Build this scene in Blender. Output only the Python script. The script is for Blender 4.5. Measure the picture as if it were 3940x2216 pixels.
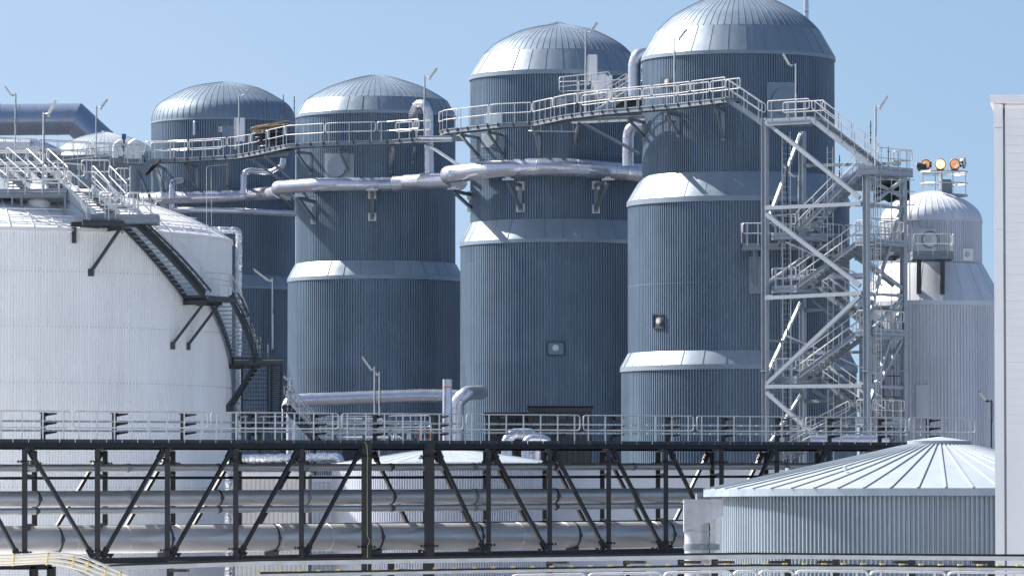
import bpy, math, random
from mathutils import Vector as V, Matrix
R = math.radians
random.seed(7)
for o in list(bpy.data.objects): bpy.data.objects.remove(o)
scene = bpy.context.scene
C = scene.collection

# ---------------------------------------------------------------- camera, sky, sun, exposure
F_PX = 20000.0; W_PX = 3940.0; H_PX = 2216.0; HOR = 2020.0; CAMZ = 14.0
TH = math.atan((HOR - H_PX/2)/F_PX)
cam = bpy.data.cameras.new('camera'); camo = bpy.data.objects.new('camera', cam); C.objects.link(camo)
cam.sensor_width = 36; cam.lens = 36*F_PX/W_PX; cam.clip_start = 1; cam.clip_end = 20000
camo.location = (0, 0, CAMZ); camo.rotation_euler = (R(90)+TH, 0, 0)
scene.camera = camo
SUN_EL, SUN_BACK = 43.0, 24.0           # elevation; degrees behind the picture plane, from the left
sdir = V((-math.cos(R(SUN_EL))*math.cos(R(SUN_BACK)), math.cos(R(SUN_EL))*math.sin(R(SUN_BACK)), math.sin(R(SUN_EL))))
w = bpy.data.worlds.new('World'); scene.world = w; w.use_nodes = True
nt = w.node_tree; nt.nodes.clear()
sky = nt.nodes.new('ShaderNodeTexSky'); sky.sky_type = 'NISHITA'; sky.sun_disc = False
sky.sun_elevation = R(SUN_EL); sky.sun_rotation = math.atan2(sdir.x, sdir.y)
sky.air_density = 1.2; sky.dust_density = 0.9; sky.ozone_density = 1.6; sky.altitude = 50
bg = nt.nodes.new('ShaderNodeBackground'); bg.inputs['Strength'].default_value = 0.074
# clear dry air: the pale band of the sky texture sits lower than the texture's own horizon
tcw = nt.nodes.new('ShaderNodeTexCoord'); vadd = nt.nodes.new('ShaderNodeVectorMath'); vadd.operation = 'ADD'; vadd.inputs[1].default_value = (0, 0, 0.20)
vn = nt.nodes.new('ShaderNodeVectorMath'); vn.operation = 'NORMALIZE'
nt.links.new(tcw.outputs['Generated'], vadd.inputs[0]); nt.links.new(vadd.outputs[0], vn.inputs[0]); nt.links.new(vn.outputs[0], sky.inputs[0])
wo = nt.nodes.new('ShaderNodeOutputWorld')
# thin high veil, paler toward the sun's side
vz = nt.nodes.new('ShaderNodeTexNoise'); vz.inputs['Scale'].default_value = 5; vz.inputs['Detail'].default_value = 4
vm2 = nt.nodes.new('ShaderNodeMapping'); vm2.inputs['Scale'].default_value = (1, 1, 2.5); nt.links.new(tcw.outputs['Generated'], vm2.inputs[0]); nt.links.new(vm2.outputs[0], vz.inputs['Vector'])
sx = nt.nodes.new('ShaderNodeSeparateXYZ'); nt.links.new(tcw.outputs['Generated'], sx.inputs[0])
mr1 = nt.nodes.new('ShaderNodeMapRange'); mr1.inputs['From Min'].default_value = .08; mr1.inputs['From Max'].default_value = -.12; mr1.inputs['To Max'].default_value = .45
nt.links.new(sx.outputs[0], mr1.inputs[0])
mr2 = nt.nodes.new('ShaderNodeMapRange'); mr2.inputs['From Min'].default_value = .35; mr2.inputs['From Max'].default_value = .7; mr2.inputs['To Min'].default_value = .25
nt.links.new(vz.outputs[0], mr2.inputs[0])
mm = nt.nodes.new('ShaderNodeMath'); mm.operation = 'MULTIPLY'; nt.links.new(mr1.outputs[0], mm.inputs[0]); nt.links.new(mr2.outputs[0], mm.inputs[1])
mixs = nt.nodes.new('ShaderNodeMix'); mixs.data_type = 'RGBA'; nt.links.new(mm.outputs[0], mixs.inputs[0]); nt.links.new(sky.outputs[0], mixs.inputs[6]); mixs.inputs[7].default_value = (4.6, 5.2, 6.3, 1)
nt.links.new(mixs.outputs[2], bg.inputs[0]); nt.links.new(bg.outputs[0], wo.inputs[0])
sl = bpy.data.lights.new('sun', 'SUN'); sl.energy = 5.0; sl.angle = R(0.5); sl.color = (1.0, 0.95, 0.88)
so = bpy.data.objects.new('sun', sl); C.objects.link(so); so.location = (-50, 100, 120)
so.rotation_euler = sdir.to_track_quat('Z', 'Y').to_euler()
scene.view_settings.view_transform = 'Standard'; scene.view_settings.look = 'None'
scene.view_settings.exposure = 1.05; scene.view_settings.gamma = 1

# ---------------------------------------------------------------- placing helpers (photo measurements -> world metres)
ct, st_ = math.cos(TH), math.sin(TH)
def ray(x, y):
    a, b = x - W_PX/2, H_PX/2 - y
    return V((a, ct*F_PX - st_*b, st_*F_PX + ct*b))
def P(x, y, D):
    r = ray(x, y); return V((0, 0, CAMZ)) + r*(D/r.y)
def PL(x, y, z):                      # on the level z (metres above the camera's eye)
    r = ray(x, y); return V((0, 0, CAMZ)) + r*(z/r.z)
def S(px, D): return px*D/F_PX
def online(A, B, x):
    k = (x - W_PX/2)/F_PX
    g = lambda p: p.x - k*(p.y*ct + (p.z-CAMZ)*st_)
    a, b = g(A), g(B); return A.lerp(B, a/(a-b))

# ---------------------------------------------------------------- materials
def mat(name, col, rough=0.45, metal=0.0, bump=0.0, bscale=2.0, var=0.06, vscale=0.6, streak=0.0, coat=0.0, emit=None, estr=0, dirt=0.0, spec=0.5, pan=0.0, pk=5.0):
    m = bpy.data.materials.new(name); m.use_nodes = True
    n = m.node_tree; b = n.nodes['Principled BSDF']
    b.inputs['Roughness'].default_value = rough; b.inputs['Metallic'].default_value = metal
    b.inputs['Coat Weight'].default_value = coat; b.inputs['Coat Roughness'].default_value = 0.25
    b.inputs['Specular IOR Level'].default_value = spec
    tc = n.nodes.new('ShaderNodeTexCoord')
    def noise(scale, det=4, z=1.0):
        mp = n.nodes.new('ShaderNodeMapping'); mp.inputs['Scale'].default_value = (1, 1, z)
        t = n.nodes.new('ShaderNodeTexNoise'); t.inputs['Scale'].default_value = scale; t.inputs['Detail'].default_value = det
        n.links.new(tc.outputs['Object'], mp.inputs[0]); n.links.new(mp.outputs[0], t.inputs['Vector']); return t.outputs[0]
    last = None
    def mul(prev, fac, lo, hi):
        mr = n.nodes.new('ShaderNodeMapRange'); mr.inputs['From Min'].default_value = .3; mr.inputs['From Max'].default_value = .7
        mr.inputs['To Min'].default_value = lo; mr.inputs['To Max'].default_value = hi
        n.links.new(fac, mr.inputs[0])
        v = n.nodes.new('ShaderNodeVectorMath'); v.operation = 'SCALE'
        if prev is None: v.inputs[0].default_value = col[:3]
        else: n.links.new(prev, v.inputs[0])
        n.links.new(mr.outputs[0], v.inputs['Scale']); return v.outputs[0]
    last = mul(None, noise(vscale, 3), 1-var, 1+var)
    if pan:                                   # sheet-to-sheet colour differences round a cylinder
        sp = n.nodes.new('ShaderNodeSeparateXYZ'); n.links.new(tc.outputs['Object'], sp.inputs[0])
        def mth(op, a, b_=None):
            k = n.nodes.new('ShaderNodeMath'); k.operation = op
            for i, q in enumerate((a, b_)):
                if q is None: continue
                if isinstance(q, (int, float)): k.inputs[i].default_value = q
                else: n.links.new(q, k.inputs[i])
            return k.outputs[0]
        an = mth('FLOOR', mth('MULTIPLY', mth('ARCTAN2', sp.outputs[1], sp.outputs[0]), pk))
        zf = mth('FLOOR', mth('MULTIPLY', sp.outputs[2], .17))
        cx_ = n.nodes.new('ShaderNodeCombineXYZ'); n.links.new(an, cx_.inputs[0]); n.links.new(zf, cx_.inputs[1])
        wn = n.nodes.new('ShaderNodeTexWhiteNoise'); wn.noise_dimensions = '2D'; n.links.new(cx_.outputs[0], wn.inputs['Vector'])
        last = mul(last, wn.outputs['Value'], 1-pan, 1+pan)
    if streak: last = mul(last, noise(3.0, 5, .06), 1-streak, 1+streak*.5)
    if dirt:
        mx = n.nodes.new('ShaderNodeMix'); mx.data_type = 'RGBA'
        mr = n.nodes.new('ShaderNodeMapRange'); mr.inputs['From Min'].default_value = .55; mr.inputs['From Max'].default_value = .8
        mr.inputs['To Max'].default_value = dirt
        n.links.new(noise(1.3, 7, .35), mr.inputs[0]); n.links.new(mr.outputs[0], mx.inputs[0])
        n.links.new(last, mx.inputs[6]); mx.inputs[7].default_value = (.13, .11, .09, 1); last = mx.outputs[2]
    n.links.new(last, b.inputs['Base Color'])
    rr = n.nodes.new('ShaderNodeMapRange'); rr.inputs['From Min'].default_value = .3; rr.inputs['From Max'].default_value = .7
    rr.inputs['To Min'].default_value = rough*.85; rr.inputs['To Max'].default_value = min(1, rough*1.2)
    n.links.new(noise(1.7, 4), rr.inputs[0]); n.links.new(rr.outputs[0], b.inputs['Roughness'])
    if bump:
        bp = n.nodes.new('ShaderNodeBump'); bp.inputs['Strength'].default_value = 1; bp.inputs['Distance'].default_value = bump
        n.links.new(noise(bscale, 2), bp.inputs['Height']); n.links.new(bp.outputs[0], b.inputs['Normal'])
    if emit:
        b.inputs['Emission Color'].default_value = (*emit, 1); b.inputs['Emission Strength'].default_value = estr
    return m
M = {}
M['silo'] = mat('silo_blue_grey_paint', (.19, .252, .325), .47, .25, var=.06, streak=.10, pan=.05, spec=.45)
M['silo_smooth'] = mat('silo_smooth_cladding', (.235, .285, .345), .43, .3, bump=.03, bscale=.55, var=.04, spec=.7)
M['dome'] = mat('silo_dome_cladding', (.19, .245, .31), .50, .25, bump=.03, bscale=.8, var=.08, dirt=.12, spec=.6)
M['white'] = mat('white_corrugated_sheet', (.88, .88, .89), .5, .0, var=.02, streak=.03, dirt=.05, pan=.018, pk=8)
M['whiteroof'] = mat('white_roof_sheet', (.82, .81, .81), .45, .0, var=.03, bump=.02)
M['silo5'] = mat('pale_grey_silo_sheet', (.66, .68, .74), .42, .1, var=.03, streak=.05, pan=.03)
M['tankgrey'] = mat('grey_tank_sheet', (.36, .42, .475), .4, .2, var=.05, streak=.08, pan=.05, pk=7)
M['tankroof'] = mat('pale_green_grey_roof_sheet', (.37, .415, .455), .5, .05, var=.05, bump=.015, bscale=1, dirt=.2)
M['panel'] = mat('pale_wall_panel', (.86, .85, .87), .5, 0, var=.02)
M['galv'] = mat('galvanised_steel', (.62, .62, .62), .4, .3, var=.12, vscale=3)
M['deck'] = mat('galvanised_deck', (.33, .35, .38), .45, .4, var=.12, vscale=2)
M['steel'] = mat('grey_painted_steel', (.22, .255, .295), .42, .15, var=.06, vscale=1.2, streak=.05)
M['pale_steel'] = mat('pale_painted_steel', (.34, .38, .43), .42, .15, var=.05, vscale=1.2, streak=.06)
M['dark'] = mat('dark_painted_steel', (.05, .06, .072), .45, .1, var=.12, vscale=2)
M['black'] = mat('black_brown_painted_steel', (.026, .026, .032), .45, .1, var=.15, vscale=2)
M['alu'] = mat('aluminium_pipe_cladding', (.60, .61, .69), .30, .8, bump=.006, bscale=1.5, var=.06, dirt=.12)
M['inox'] = mat('stainless_pipe_cladding', (.66, .655, .66), .40, .6, bump=.004, bscale=2, var=.06, dirt=.05)
M['duct'] = mat('blue_grey_duct', (.32, .37, .48), .3, .6, bump=.02, bscale=.5)
M['foil'] = mat('crumpled_foil', (.78, .78, .80), .25, .85, bump=.08, bscale=7, var=.1, vscale=5)
M['box'] = mat('dark_profiled_sheet', (.035, .038, .045), .5, 0, var=.1)
M['cream'] = mat('cream_corrugated_sheet', (.60, .58, .56), .5, 0, var=.03, streak=.04)
M['orange'] = mat('orange_band', (.55, .18, .05), .5)
M['yellow'] = mat('yellow_cable_tie', (.55, .42, .14), .5)
M['lampglass'] = mat('lamp_diffuser', (.8, .78, .7), .25, 0)
M['lit'] = mat('lit_flood_lamp', (.9, .7, .4), .3, emit=(1, .55, .18), estr=1.7)
M['warm'] = mat('warm_flood_glass', (.75, .5, .32), .15, .3, emit=(1, .5, .2), estr=.22)
M['chrome'] = mat('polished_reflector', (.8, .8, .82), .12, 1)
M['red'] = mat('red_paint', (.5, .05, .04), .5)
M['blue'] = mat('blue_paint', (.02, .11, .32), .4)
M['wood'] = mat('weathered_plank', (.42, .33, .24), .8, var=.2, vscale=4)
M['tarp'] = mat('green_tarpaulin', (.07, .10, .075), .6, bump=.2, bscale=2, var=.25, vscale=2)
M['cable'] = mat('black_cable', (.015, .015, .015), .6)
M['lime'] = mat('yellow_green_cable', (.42, .5, .12), .5)
M['hose'] = mat('silver_cream_hose', (.80, .75, .66), .35, .3)
M['boxsteel'] = mat('weathered_sheet_steel', (.50, .51, .55), .5, .3, var=.1, vscale=3, streak=.2, dirt=.5)
M['asphalt'] = mat('asphalt', (.075, .075, .078), .9, var=.2)
M['bounce'] = mat('pale_bounce_ground', (.68, .67, .65), .9, var=.12)  # very pale, for the added ground sheets that bounce light

# ---------------------------------------------------------------- mesh builder
def set_props(o, label=None, cat=None, group=None, kind=None):
    for k, v in (('label', label), ('category', cat), ('group', group), ('kind', kind)):
        if v: o[k] = v
ORG = {}
def thing(name, label, cat, loc, group=None):
    o = bpy.data.objects.new(name, None); C.objects.link(o); o.location = loc; o.empty_display_size = .3
    ORG[o] = V(loc); set_props(o, label, cat, group); return o
class MB:
    def __init__(s): s.v = []; s.f = []; s.sm = []
    def add(s, vs, fs, smooth=False):
        b = len(s.v); s.v += [tuple(x) for x in vs]; s.f += [tuple(i+b for i in f) for f in fs]; s.sm += [smooth]*len(fs); return s
    def frame(s, c, ax, ay, az):      # box with half axes
        vs = [c+ax*i+ay*j+az*k for i in (-1, 1) for j in (-1, 1) for k in (-1, 1)]
        return s.add(vs, [(0,1,3,2),(4,6,7,5),(0,4,5,1),(2,3,7,6),(0,2,6,4),(1,5,7,3)])
    def box(s, c, sx, sy, sz, rz=0):
        c = V(c); a = V((math.cos(rz), math.sin(rz), 0)); b = V((-math.sin(rz), math.cos(rz), 0))
        return s.frame(c, a*sx/2, b*sy/2, V((0, 0, sz/2)))
    def bar(s, p, q, w, h, up=V((0, 0, 1))):
        p, q = V(p), V(q); d = (q-p); L = d.length; d.normalize()
        if abs(d.dot(up)) > .98: up = V((0, 1, 0))
        side = d.cross(up).normalized(); u = side.cross(d).normalized()
        return s.frame((p+q)/2, d*L/2, side*w/2, u*h/2)
    def hbeam(s, p, q, w, h, t=.02, up=V((0, 0, 1))):      # two flanges and a web
        p, q = V(p), V(q); d = (q-p); L = d.length; d.normalize()
        if abs(d.dot(up)) > .98: up = V((1, 0, 0))
        side = d.cross(up).normalized(); u = side.cross(d).normalized(); c = (p+q)/2
        s.frame(c+u*(h/2-t/2), d*L/2, side*w/2, u*t/2); s.frame(c-u*(h/2-t/2), d*L/2, side*w/2, u*t/2)
        s.frame(c, d*L/2, side*t/2, u*(h/2-t)); return s
    def tube(s, path, r, n=8, closed=False, radii=None, caps=True):
        path = [V(p) for p in path]; m = len(path)
        tang = []
        for i in range(m):
            a = path[(i-1) % m] if (closed or i > 0) else path[0]
            b = path[(i+1) % m] if (closed or i < m-1) else path[-1]
            t = (b-a); tang.append(t.normalized() if t.length > 1e-9 else V((1, 0, 0)))
        t0 = tang[0]; u = t0.cross(V((0, 0, 1)));
        if u.length < .1: u = t0.cross(V((0, 1, 0)))
        u.normalize(); vs = []
        for i in range(m):
            u = (u - tang[i]*u.dot(tang[i]))
            if u.length < 1e-6: u = tang[i].orthogonal()
            u.normalize(); w_ = tang[i].cross(u); rr = radii[i] if radii else r
            for k in range(n):
                a = 2*math.pi*k/n; vs.append(path[i] + (u*math.cos(a)+w_*math.sin(a))*rr)
        fs = []
        for i in range(m if closed else m-1):
            j = (i+1) % m
            for k in range(n):
                k2 = (k+1) % n; fs.append((i*n+k, i*n+k2, j*n+k2, j*n+k))
        s.add(vs, fs, True)
        if caps and not closed:
            s.add([vs[k] for k in range(n)], [tuple(reversed(range(n)))]); s.add(vs[-n:], [tuple(range(n))])
        return s
    def lathe(s, prof, c, n=64, smooth=True, a0=0.0):       # prof: (r, z) world z
        vs = []; m = len(prof)
        for (r, z) in prof:
            for k in range(n):
                a = a0+2*math.pi*k/n; vs.append((c[0]+r*math.cos(a), c[1]+r*math.sin(a), z))
        fs = []
        for i in range(m-1):
            for k in range(n):
                k2 = (k+1) % n; fs.append((i*n+k, (i+1)*n+k, (i+1)*n+k2, i*n+k2))
        return s.add(vs, fs, smooth)
    def corr(s, r, z0, z1, c, ribs, depth=.10, crest=.32, zs=None):   # corrugated cylinder wall
        ang = []
        for k in range(ribs):
            for (f, d) in ((0, 0), (crest, 0), (crest+.17, -depth), (.83, -depth)):
                a = 2*math.pi*(k+f)/ribs; ang.append((a, r+d))
        n = len(ang); rows = [z0, z1] if not zs else zs; vs = []
        for j, z in enumerate(rows):
            for a, rr in ang: vs.append((c[0]+rr*math.cos(a), c[1]+rr*math.sin(a), z))
        fs = [(j*n+i, j*n+(i+1) % n, (j+1)*n+(i+1) % n, (j+1)*n+i) for j in range(len(rows)-1) for i in range(n)]
        return s.add(vs, fs, False)
    def disc(s, c, nrm, r, t, n=24):
        nrm = V(nrm).normalized(); return s.tube([V(c), V(c)+nrm*t], r, n)
    def build(s, name, m, parent=None, root=None, label=None, sharp=40):
        root = root or parent
        off = ORG.get(root, V((0, 0, 0)))
        me = bpy.data.meshes.new(name)
        me.from_pydata([tuple(V(p)-off) for p in s.v], [], s.f); me.polygons.foreach_set('use_smooth', s.sm); me.update()
        if any(s.sm): me.set_sharp_from_angle(angle=R(sharp))
        me.materials.append(m if not isinstance(m, str) else M[m])
        o = bpy.data.objects.new(name, me); C.objects.link(o)
        if parent: o.parent = parent; ORG[o] = off
        if label: o['label'] = label
        return o
def solo(mb, name, m, label, cat, group=None, kind=None):     # a thing that is one mesh, origin at its base
    xs = [p[0] for p in mb.v]; ys = [p[1] for p in mb.v]; zs = [p[2] for p in mb.v]
    base = V(((min(xs)+max(xs))/2, (min(ys)+max(ys))/2, min(zs)))
    me = bpy.data.meshes.new(name); me.from_pydata([tuple(V(p)-base) for p in mb.v], [], mb.f)
    me.polygons.foreach_set('use_smooth', mb.sm); me.update()
    if any(mb.sm): me.set_sharp_from_angle(angle=R(40))
    me.materials.append(M[m]); o = bpy.data.objects.new(name, me); C.objects.link(o); o.location = base; ORG[o] = base
    set_props(o, label, cat, group, kind); return o
def copyto(src, parent, world):
    o = src.copy(); C.objects.link(o); o.parent = parent; o.location = V(world)-ORG[parent]; return o
def fillet(pts, r, closed=False, n=5):
    pts = [V(p) for p in pts]; m = len(pts); out = []
    for i in range(m):
        if not closed and i in (0, m-1): out.append(pts[i]); continue
        a, b, c = pts[(i-1) % m], pts[i], pts[(i+1) % m]
        d1, d2 = (a-b), (c-b); l1, l2 = d1.length, d2.length
        if l1 < 1e-6 or l2 < 1e-6: continue
        ang = d1.angle(d2)
        if ang > R(176): out.append(b); continue
        t = min(r/math.tan(ang/2), l1*.49, l2*.49)
        p, q = b+d1.normalized()*t, b+d2.normalized()*t
        for k in range(n+1):
            u = k/n; out.append(p*(1-u)**2 + b*2*u*(1-u) + q*u*u)
    return out
def resample(path, step):
    out = [path[0]]; acc = 0
    for a, b in zip(path, path[1:]):
        L = (b-a).length; d = step-acc
        while d < L: out.append(a.lerp(b, d/L)); d += step
        acc = L-(d-step)
    if (out[-1]-path[-1]).length > 1e-3: out.append(path[-1])
    return out
def sub(path, s0, s1):
    out = []; acc = 0
    for a, b in zip(path, path[1:]):
        L = (b-a).length
        if L < 1e-9: continue
        lo, hi = max(s0, acc), min(s1, acc+L)
        if hi > lo:
            p = a.lerp(b, (lo-acc)/L); q = a.lerp(b, (hi-acc)/L)
            if not out or (out[-1]-p).length > 1e-4: out.append(p)
            out.append(q)
        acc += L
    return out
def plen(path): return sum((b-a).length for a, b in zip(path, path[1:]))
UP = V((0, 0, 1))
POSTS = {}
def post_mesh(h, w, m):
    k = (round(h, 2), w, m)
    if k not in POSTS:
        mb = MB(); mb.box((0, 0, h/2), w, w*.7, h); me = bpy.data.meshes.new('post')
        me.from_pydata([tuple(p) for p in mb.v], [], mb.f); me.materials.append(M[m]); POSTS[k] = me
    return POSTS[k]
def railing(parent, path, h=1.1, panel=3.6, spacing=1.1, r=.029, m='galv', gap=.13, midf=.5, postdrop=.12, kick=False, third=False):
    path = [V(p) for p in path]; L = plen(path); n = max(1, round(L/panel)); root = parent
    mb = MB(); posts = []
    for i in range(n):
        s0, s1 = L*i/n+gap/2, L*(i+1)/n-gap/2
        sp = sub(path, s0, s1)
        if len(sp) < 2: continue
        loop = [p+UP*h for p in sp]+[p+UP*h*midf for p in reversed(sp)]
        mb.tube(fillet(loop, .13, True, 4), r, 6, closed=True)
        if third: mb.tube([p+UP*h*.25 for p in sp], r*.8, 5)
        k = max(1, round((s1-s0-.5)/spacing))
        for j in range(k+1):
            s = s0+.25+(s1-s0-.5)*j/k; q = sub(path, max(0, s-.01), s+.01)
            if q: posts.append(q[0])
    if kick:
        for a, b in zip(path, path[1:]): mb.bar(a+UP*.07, b+UP*.07, .012, .15)
    rl = mb.build('railing', m, parent, root)
    for p in posts:
        o = bpy.data.objects.new('post', post_mesh(h+postdrop, .05, m)); C.objects.link(o); o.parent = rl
        o.location = p-UP*postdrop-ORG[parent]
    return rl
def insul(path, r, seam=.75, n=20, lip=.014):
    """clad pipe with lapped sheet joints"""
    path = [V(p) for p in path]; L = plen(path); k = max(1, round(L/seam)); pts = []; rad = []
    for i in range(k):
        s0, s1 = L*i/k, L*(i+1)/k; q = sub(path, s0, s1)
        if len(q) < 2: continue
        e = (q[1]-q[0]).normalized()*.02
        pts += [q[0]+e*.2] + [q[0]+e] + q[1:-1] + [q[-1]]; rad += [r+lip]*2 + [r+lip*.5]*(len(q)-2) + [r]
    mb = MB(); mb.tube(pts, r, n, radii=rad); return mb
def pipe_thing(pts, r, label, m='alu', name='insulated_pipe', cat='pipe', group=None, bend=1.2, seam=.75, n=20, lip=.02):
    path = fillet(pts, bend, False, 8)
    return solo(insul(path, r, seam, n, lip), name, m, label, cat, group)
def spline(pts, k=6):
    out = []; n = len(pts)
    for i in range(n-1):
        p0 = pts[max(0, i-1)]; p1 = pts[i]; p2 = pts[i+1]; p3 = pts[min(n-1, i+2)]
        for j in range(k):
            t = j/k
            out.append(tuple(.5*((2*b)+(-a+c)*t+(2*a-5*b+4*c-d)*t*t+(-a+3*b-3*c+d)*t**3) for a, b, c, d in zip(p0, p1, p2, p3)))
    out.append(pts[-1]); return out

# ---------------------------------------------------------------- ground
mb = MB(); mb.add([(-6000, -200, 0), (6000, -200, 0), (6000, 9000, 0), (-6000, 9000, 0)], [(0, 1, 2, 3)])
solo(mb, 'ground', 'asphalt', None, None, kind='structure')
for (x0, x1, y0, y1) in ((-90, -9, 60, 237), (4, 70, 40, 128), (20, 60, 215, 300)):  # unseen pale sheets, added to bounce sunlight up onto the pale walls
    mb = MB(); mb.add([(x0, y0, .01), (x1, y0, .01), (x1, y1, .01), (x0, y1, .01)], [(0, 1, 2, 3)]); solo(mb, 'bounce_sheet', 'bounce', None, None, kind='structure')

# ---------------------------------------------------------------- silos
class Silo: pass
def gnd(p): return V((p.x, p.y, 0))
def zof(cx, y, D): return P(cx, y, D).z
def silo(name, label, cx, D, dome, parts, wm, sm, dm, seams, ribs, group=None, cat='silo', kpan=32, floor=0.0, seamw=.028, seamh=.02):
    """dome: [(r_px, y)] from the apex down; parts: ('cone', r0,y0,r1,y1) ('fascia', r,y0,y1) ('wall', r,y0,y1)"""
    c = P(cx, 1000, D); c = V((S(cx-W_PX/2, D), D, 0))
    t = thing(name, label, cat, (c.x, c.y, floor), group)
    pr = [(max(.01, S(r, D)), zof(cx, y, D)) for r, y in spline(dome, 6)]
    mb = MB(); mb.lathe(pr, c, 144, True)
    sp = pr[2:]
    for k in range(seams):
        a = 2*math.pi*(k+.5)/seams; ca, sa = math.cos(a), math.sin(a); tv = V((-sa, ca, 0)); vs = []
        for (r, z) in sp:
            q = V((c.x+r*ca, c.y+r*sa, z)); nrm = V((ca, sa, .6)).normalized()
            ww = tv*min(seamw/2, r*math.pi/seams*.4)
            vs += [q-ww-nrm*.01, q-ww+nrm*seamh, q+ww+nrm*seamh, q+ww-nrm*.01]
        fs = []
        for i in range(len(sp)-1):
            for j in range(3): fs.append((i*4+j, i*4+j+1, (i+1)*4+j+1, (i+1)*4+j))
        mb.add(vs, fs)
    mb.build('dome', dm, t)
    for p in parts:
        if p[0] == 'cone':
            _, r0, y0, r1, y1 = p; r0, r1 = S(r0, D), S(r1, D); z0, z1 = zof(cx, y0, D), zof(cx, y1, D)
            mb = MB()
            for k in range(kpan):                     # separate sheets, each a touch off true
                a0, a1 = 2*math.pi*(k+.22)/kpan, 2*math.pi*(k+1.22)/kpan; g = 4; vs = []
                tl = random.uniform(-.018, .018); t2 = random.uniform(-.012, .012)
                for j in range(g+1):
                    for i in range(g+1):
                        u, v_ = i/g, j/g; a = a0+(a1-a0)*u; rr = r0+(r1-r0)*v_
                        bul = (.012+t2)*math.sin(math.pi*u)*math.sin(math.pi*v_) + tl*(u-.5)
                        vs.append((c.x+(rr+bul)*math.cos(a), c.y+(rr+bul)*math.sin(a), z0+(z1-z0)*v_+bul*.5))
                mb.add(vs, [(j*(g+1)+i, (j+1)*(g+1)+i, (j+1)*(g+1)+i+1, j*(g+1)+i+1) for j in range(g) for i in range(g)], True)
                ca, sa = math.cos(a0), math.sin(a0); nv = V((ca, sa, .5)).normalized()
                mb.bar(V((c.x+r0*ca, c.y+r0*sa, z0))+nv*.012, V((c.x+r1*ca, c.y+r1*sa, z1))+nv*.012, .04, .022, nv)
            mb.build('sloping_skirt', sm, t)
        elif p[0] == 'fascia':
            _, r, y0, y1 = p; r = S(r, D); z0, z1 = zof(cx, y0, D), zof(cx, y1, D); mb = MB()
            mb.lathe([(r-.3, z0), (r, z0), (r+.01, z1), (r-.12, z1-.003)], c, 120, True); mb.build('eaves_trim', sm, t)
        else:
            _, r, y0, y1 = p; r = S(r, D); z0 = zof(cx, y0, D); z1 = zof(cx, y1, D) if y1 else floor
            mb = MB(); mb.corr(r, z1, z0, c, ribs); mb.lathe([(r-.04, z0-.01), (r-.5, z0-.01)], c, 96)
            if y1: mb.lathe([(r-.6, z1+.01), (r-.03, z1+.01)], c, 96)
            # lapped sheet joint with a row of rivets
            zz = z1+(z0-z1)*.46
            mb.lathe([(r+.004, zz), (r+.004, zz-.02)], c, 144); mb.build('corrugated_wall', wm, t)
    t_ = Silo(); t_.o = t; t_.c = c; t_.D = D; t_.cx = cx; return t_
def wallpt(s, x, y, rad):            # point on the camera-side wall of a round thing, radius in metres; outward normal
    dx = S(x-W_PX/2, s.D)-s.c.x; dx = max(-rad*.98, min(rad*.98, dx)); dy = -math.sqrt(rad*rad-dx*dx)
    yy = s.c.y+dy; dx = S(x-W_PX/2, yy)-s.c.x; dx = max(-rad*.98, min(rad*.98, dx)); dy = -math.sqrt(rad*rad-dx*dx)
    p = P(x, y, s.c.y+dy); n = V((dx, dy, 0)).normalized(); p.x = s.c.x+dx; return p, n
def plate(s, x0, x1, y0, y1, rad, name='wall_plate', m='silo_smooth', t=.06, parent=None):
    g = 8; vs = []; mb = MB()
    for j in range(g+1):
        x = x0+(x1-x0)*j/g; a, n = wallpt(s, x, y0, rad+t); b, n = wallpt(s, x, y1, rad+t); vs += [a, b, a-n*(t+.05), b-n*(t+.05)]
    for j in range(g):
        i = j*4; mb.add([vs[i], vs[i+1], vs[i+5], vs[i+4], vs[i+2], vs[i+3], vs[i+7], vs[i+6]], [(0,1,2,3),(0,3,7,4),(1,5,6,2)])
    a = (0, 1, 3, 2); mb.add([vs[k] for k in a], [(0, 1, 2, 3)]); mb.add([vs[-4+k] for k in a], [(0, 1, 2, 3)])
    return mb.build(name, m, s.o)
def manway(s, x, y, rpx, rad, m='silo_smooth', bolts=0, name='manway_cover', t=.12):
    p, n = wallpt(s, x, y, rad); r = S(rpx, s.D); mb = MB(); mb.disc(p-n*.02, n, r, t+.02, 36)
    if bolts:
        u = n.cross(UP).normalized()
        for k in range(bolts):
            a = 2*math.pi*k/bolts; q = p+n*t+(u*math.cos(a)+UP*math.sin(a))*r*.88; mb.disc(q, n, r*.05+.008, .03, 6)
        mb.disc(p+n*t, n, r*.62, .02, 28)
    return mb.build(name, m, s.o)

D1, D2, D3, D4, D5 = 336, 321, 308, 292, 300
GS = 'tall blue-grey corrugated silos'
s1 = silo('silo', 'smallest blue-grey silo, leftmost, with a rounded dome joined straight to the wall', 857, D1,
    [(0, 317), (25, 318), (137, 341), (227, 388), (261, 418), (275, 450), (278, 474)],
    [('wall', 278, 474, 1072), ('fascia', 279, 474, 480), ('cone', 275, 1068, 303, 1110), ('fascia', 303, 1110, 1122), ('wall', 301, 1120, None)],
    'silo', 'silo_smooth', 'dome', 64, 176, GS)
s2 = silo('silo', 'blue-grey silo with low pointed dome, between the smallest silo and the two tallest', 1445, D2,
    [(0, 291), (30, 292), (83, 304), (173, 334), (235, 365), (276, 392)],
    [('cone', 276, 392, 309, 447), ('fascia', 310, 447, 459), ('wall', 307, 458, 1020), ('cone', 309, 1017, 340, 1074), ('fascia', 341, 1074, 1088), ('wall', 339, 1087, None)],
    'silo', 'silo_smooth', 'dome', 70, 200, GS)
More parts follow.
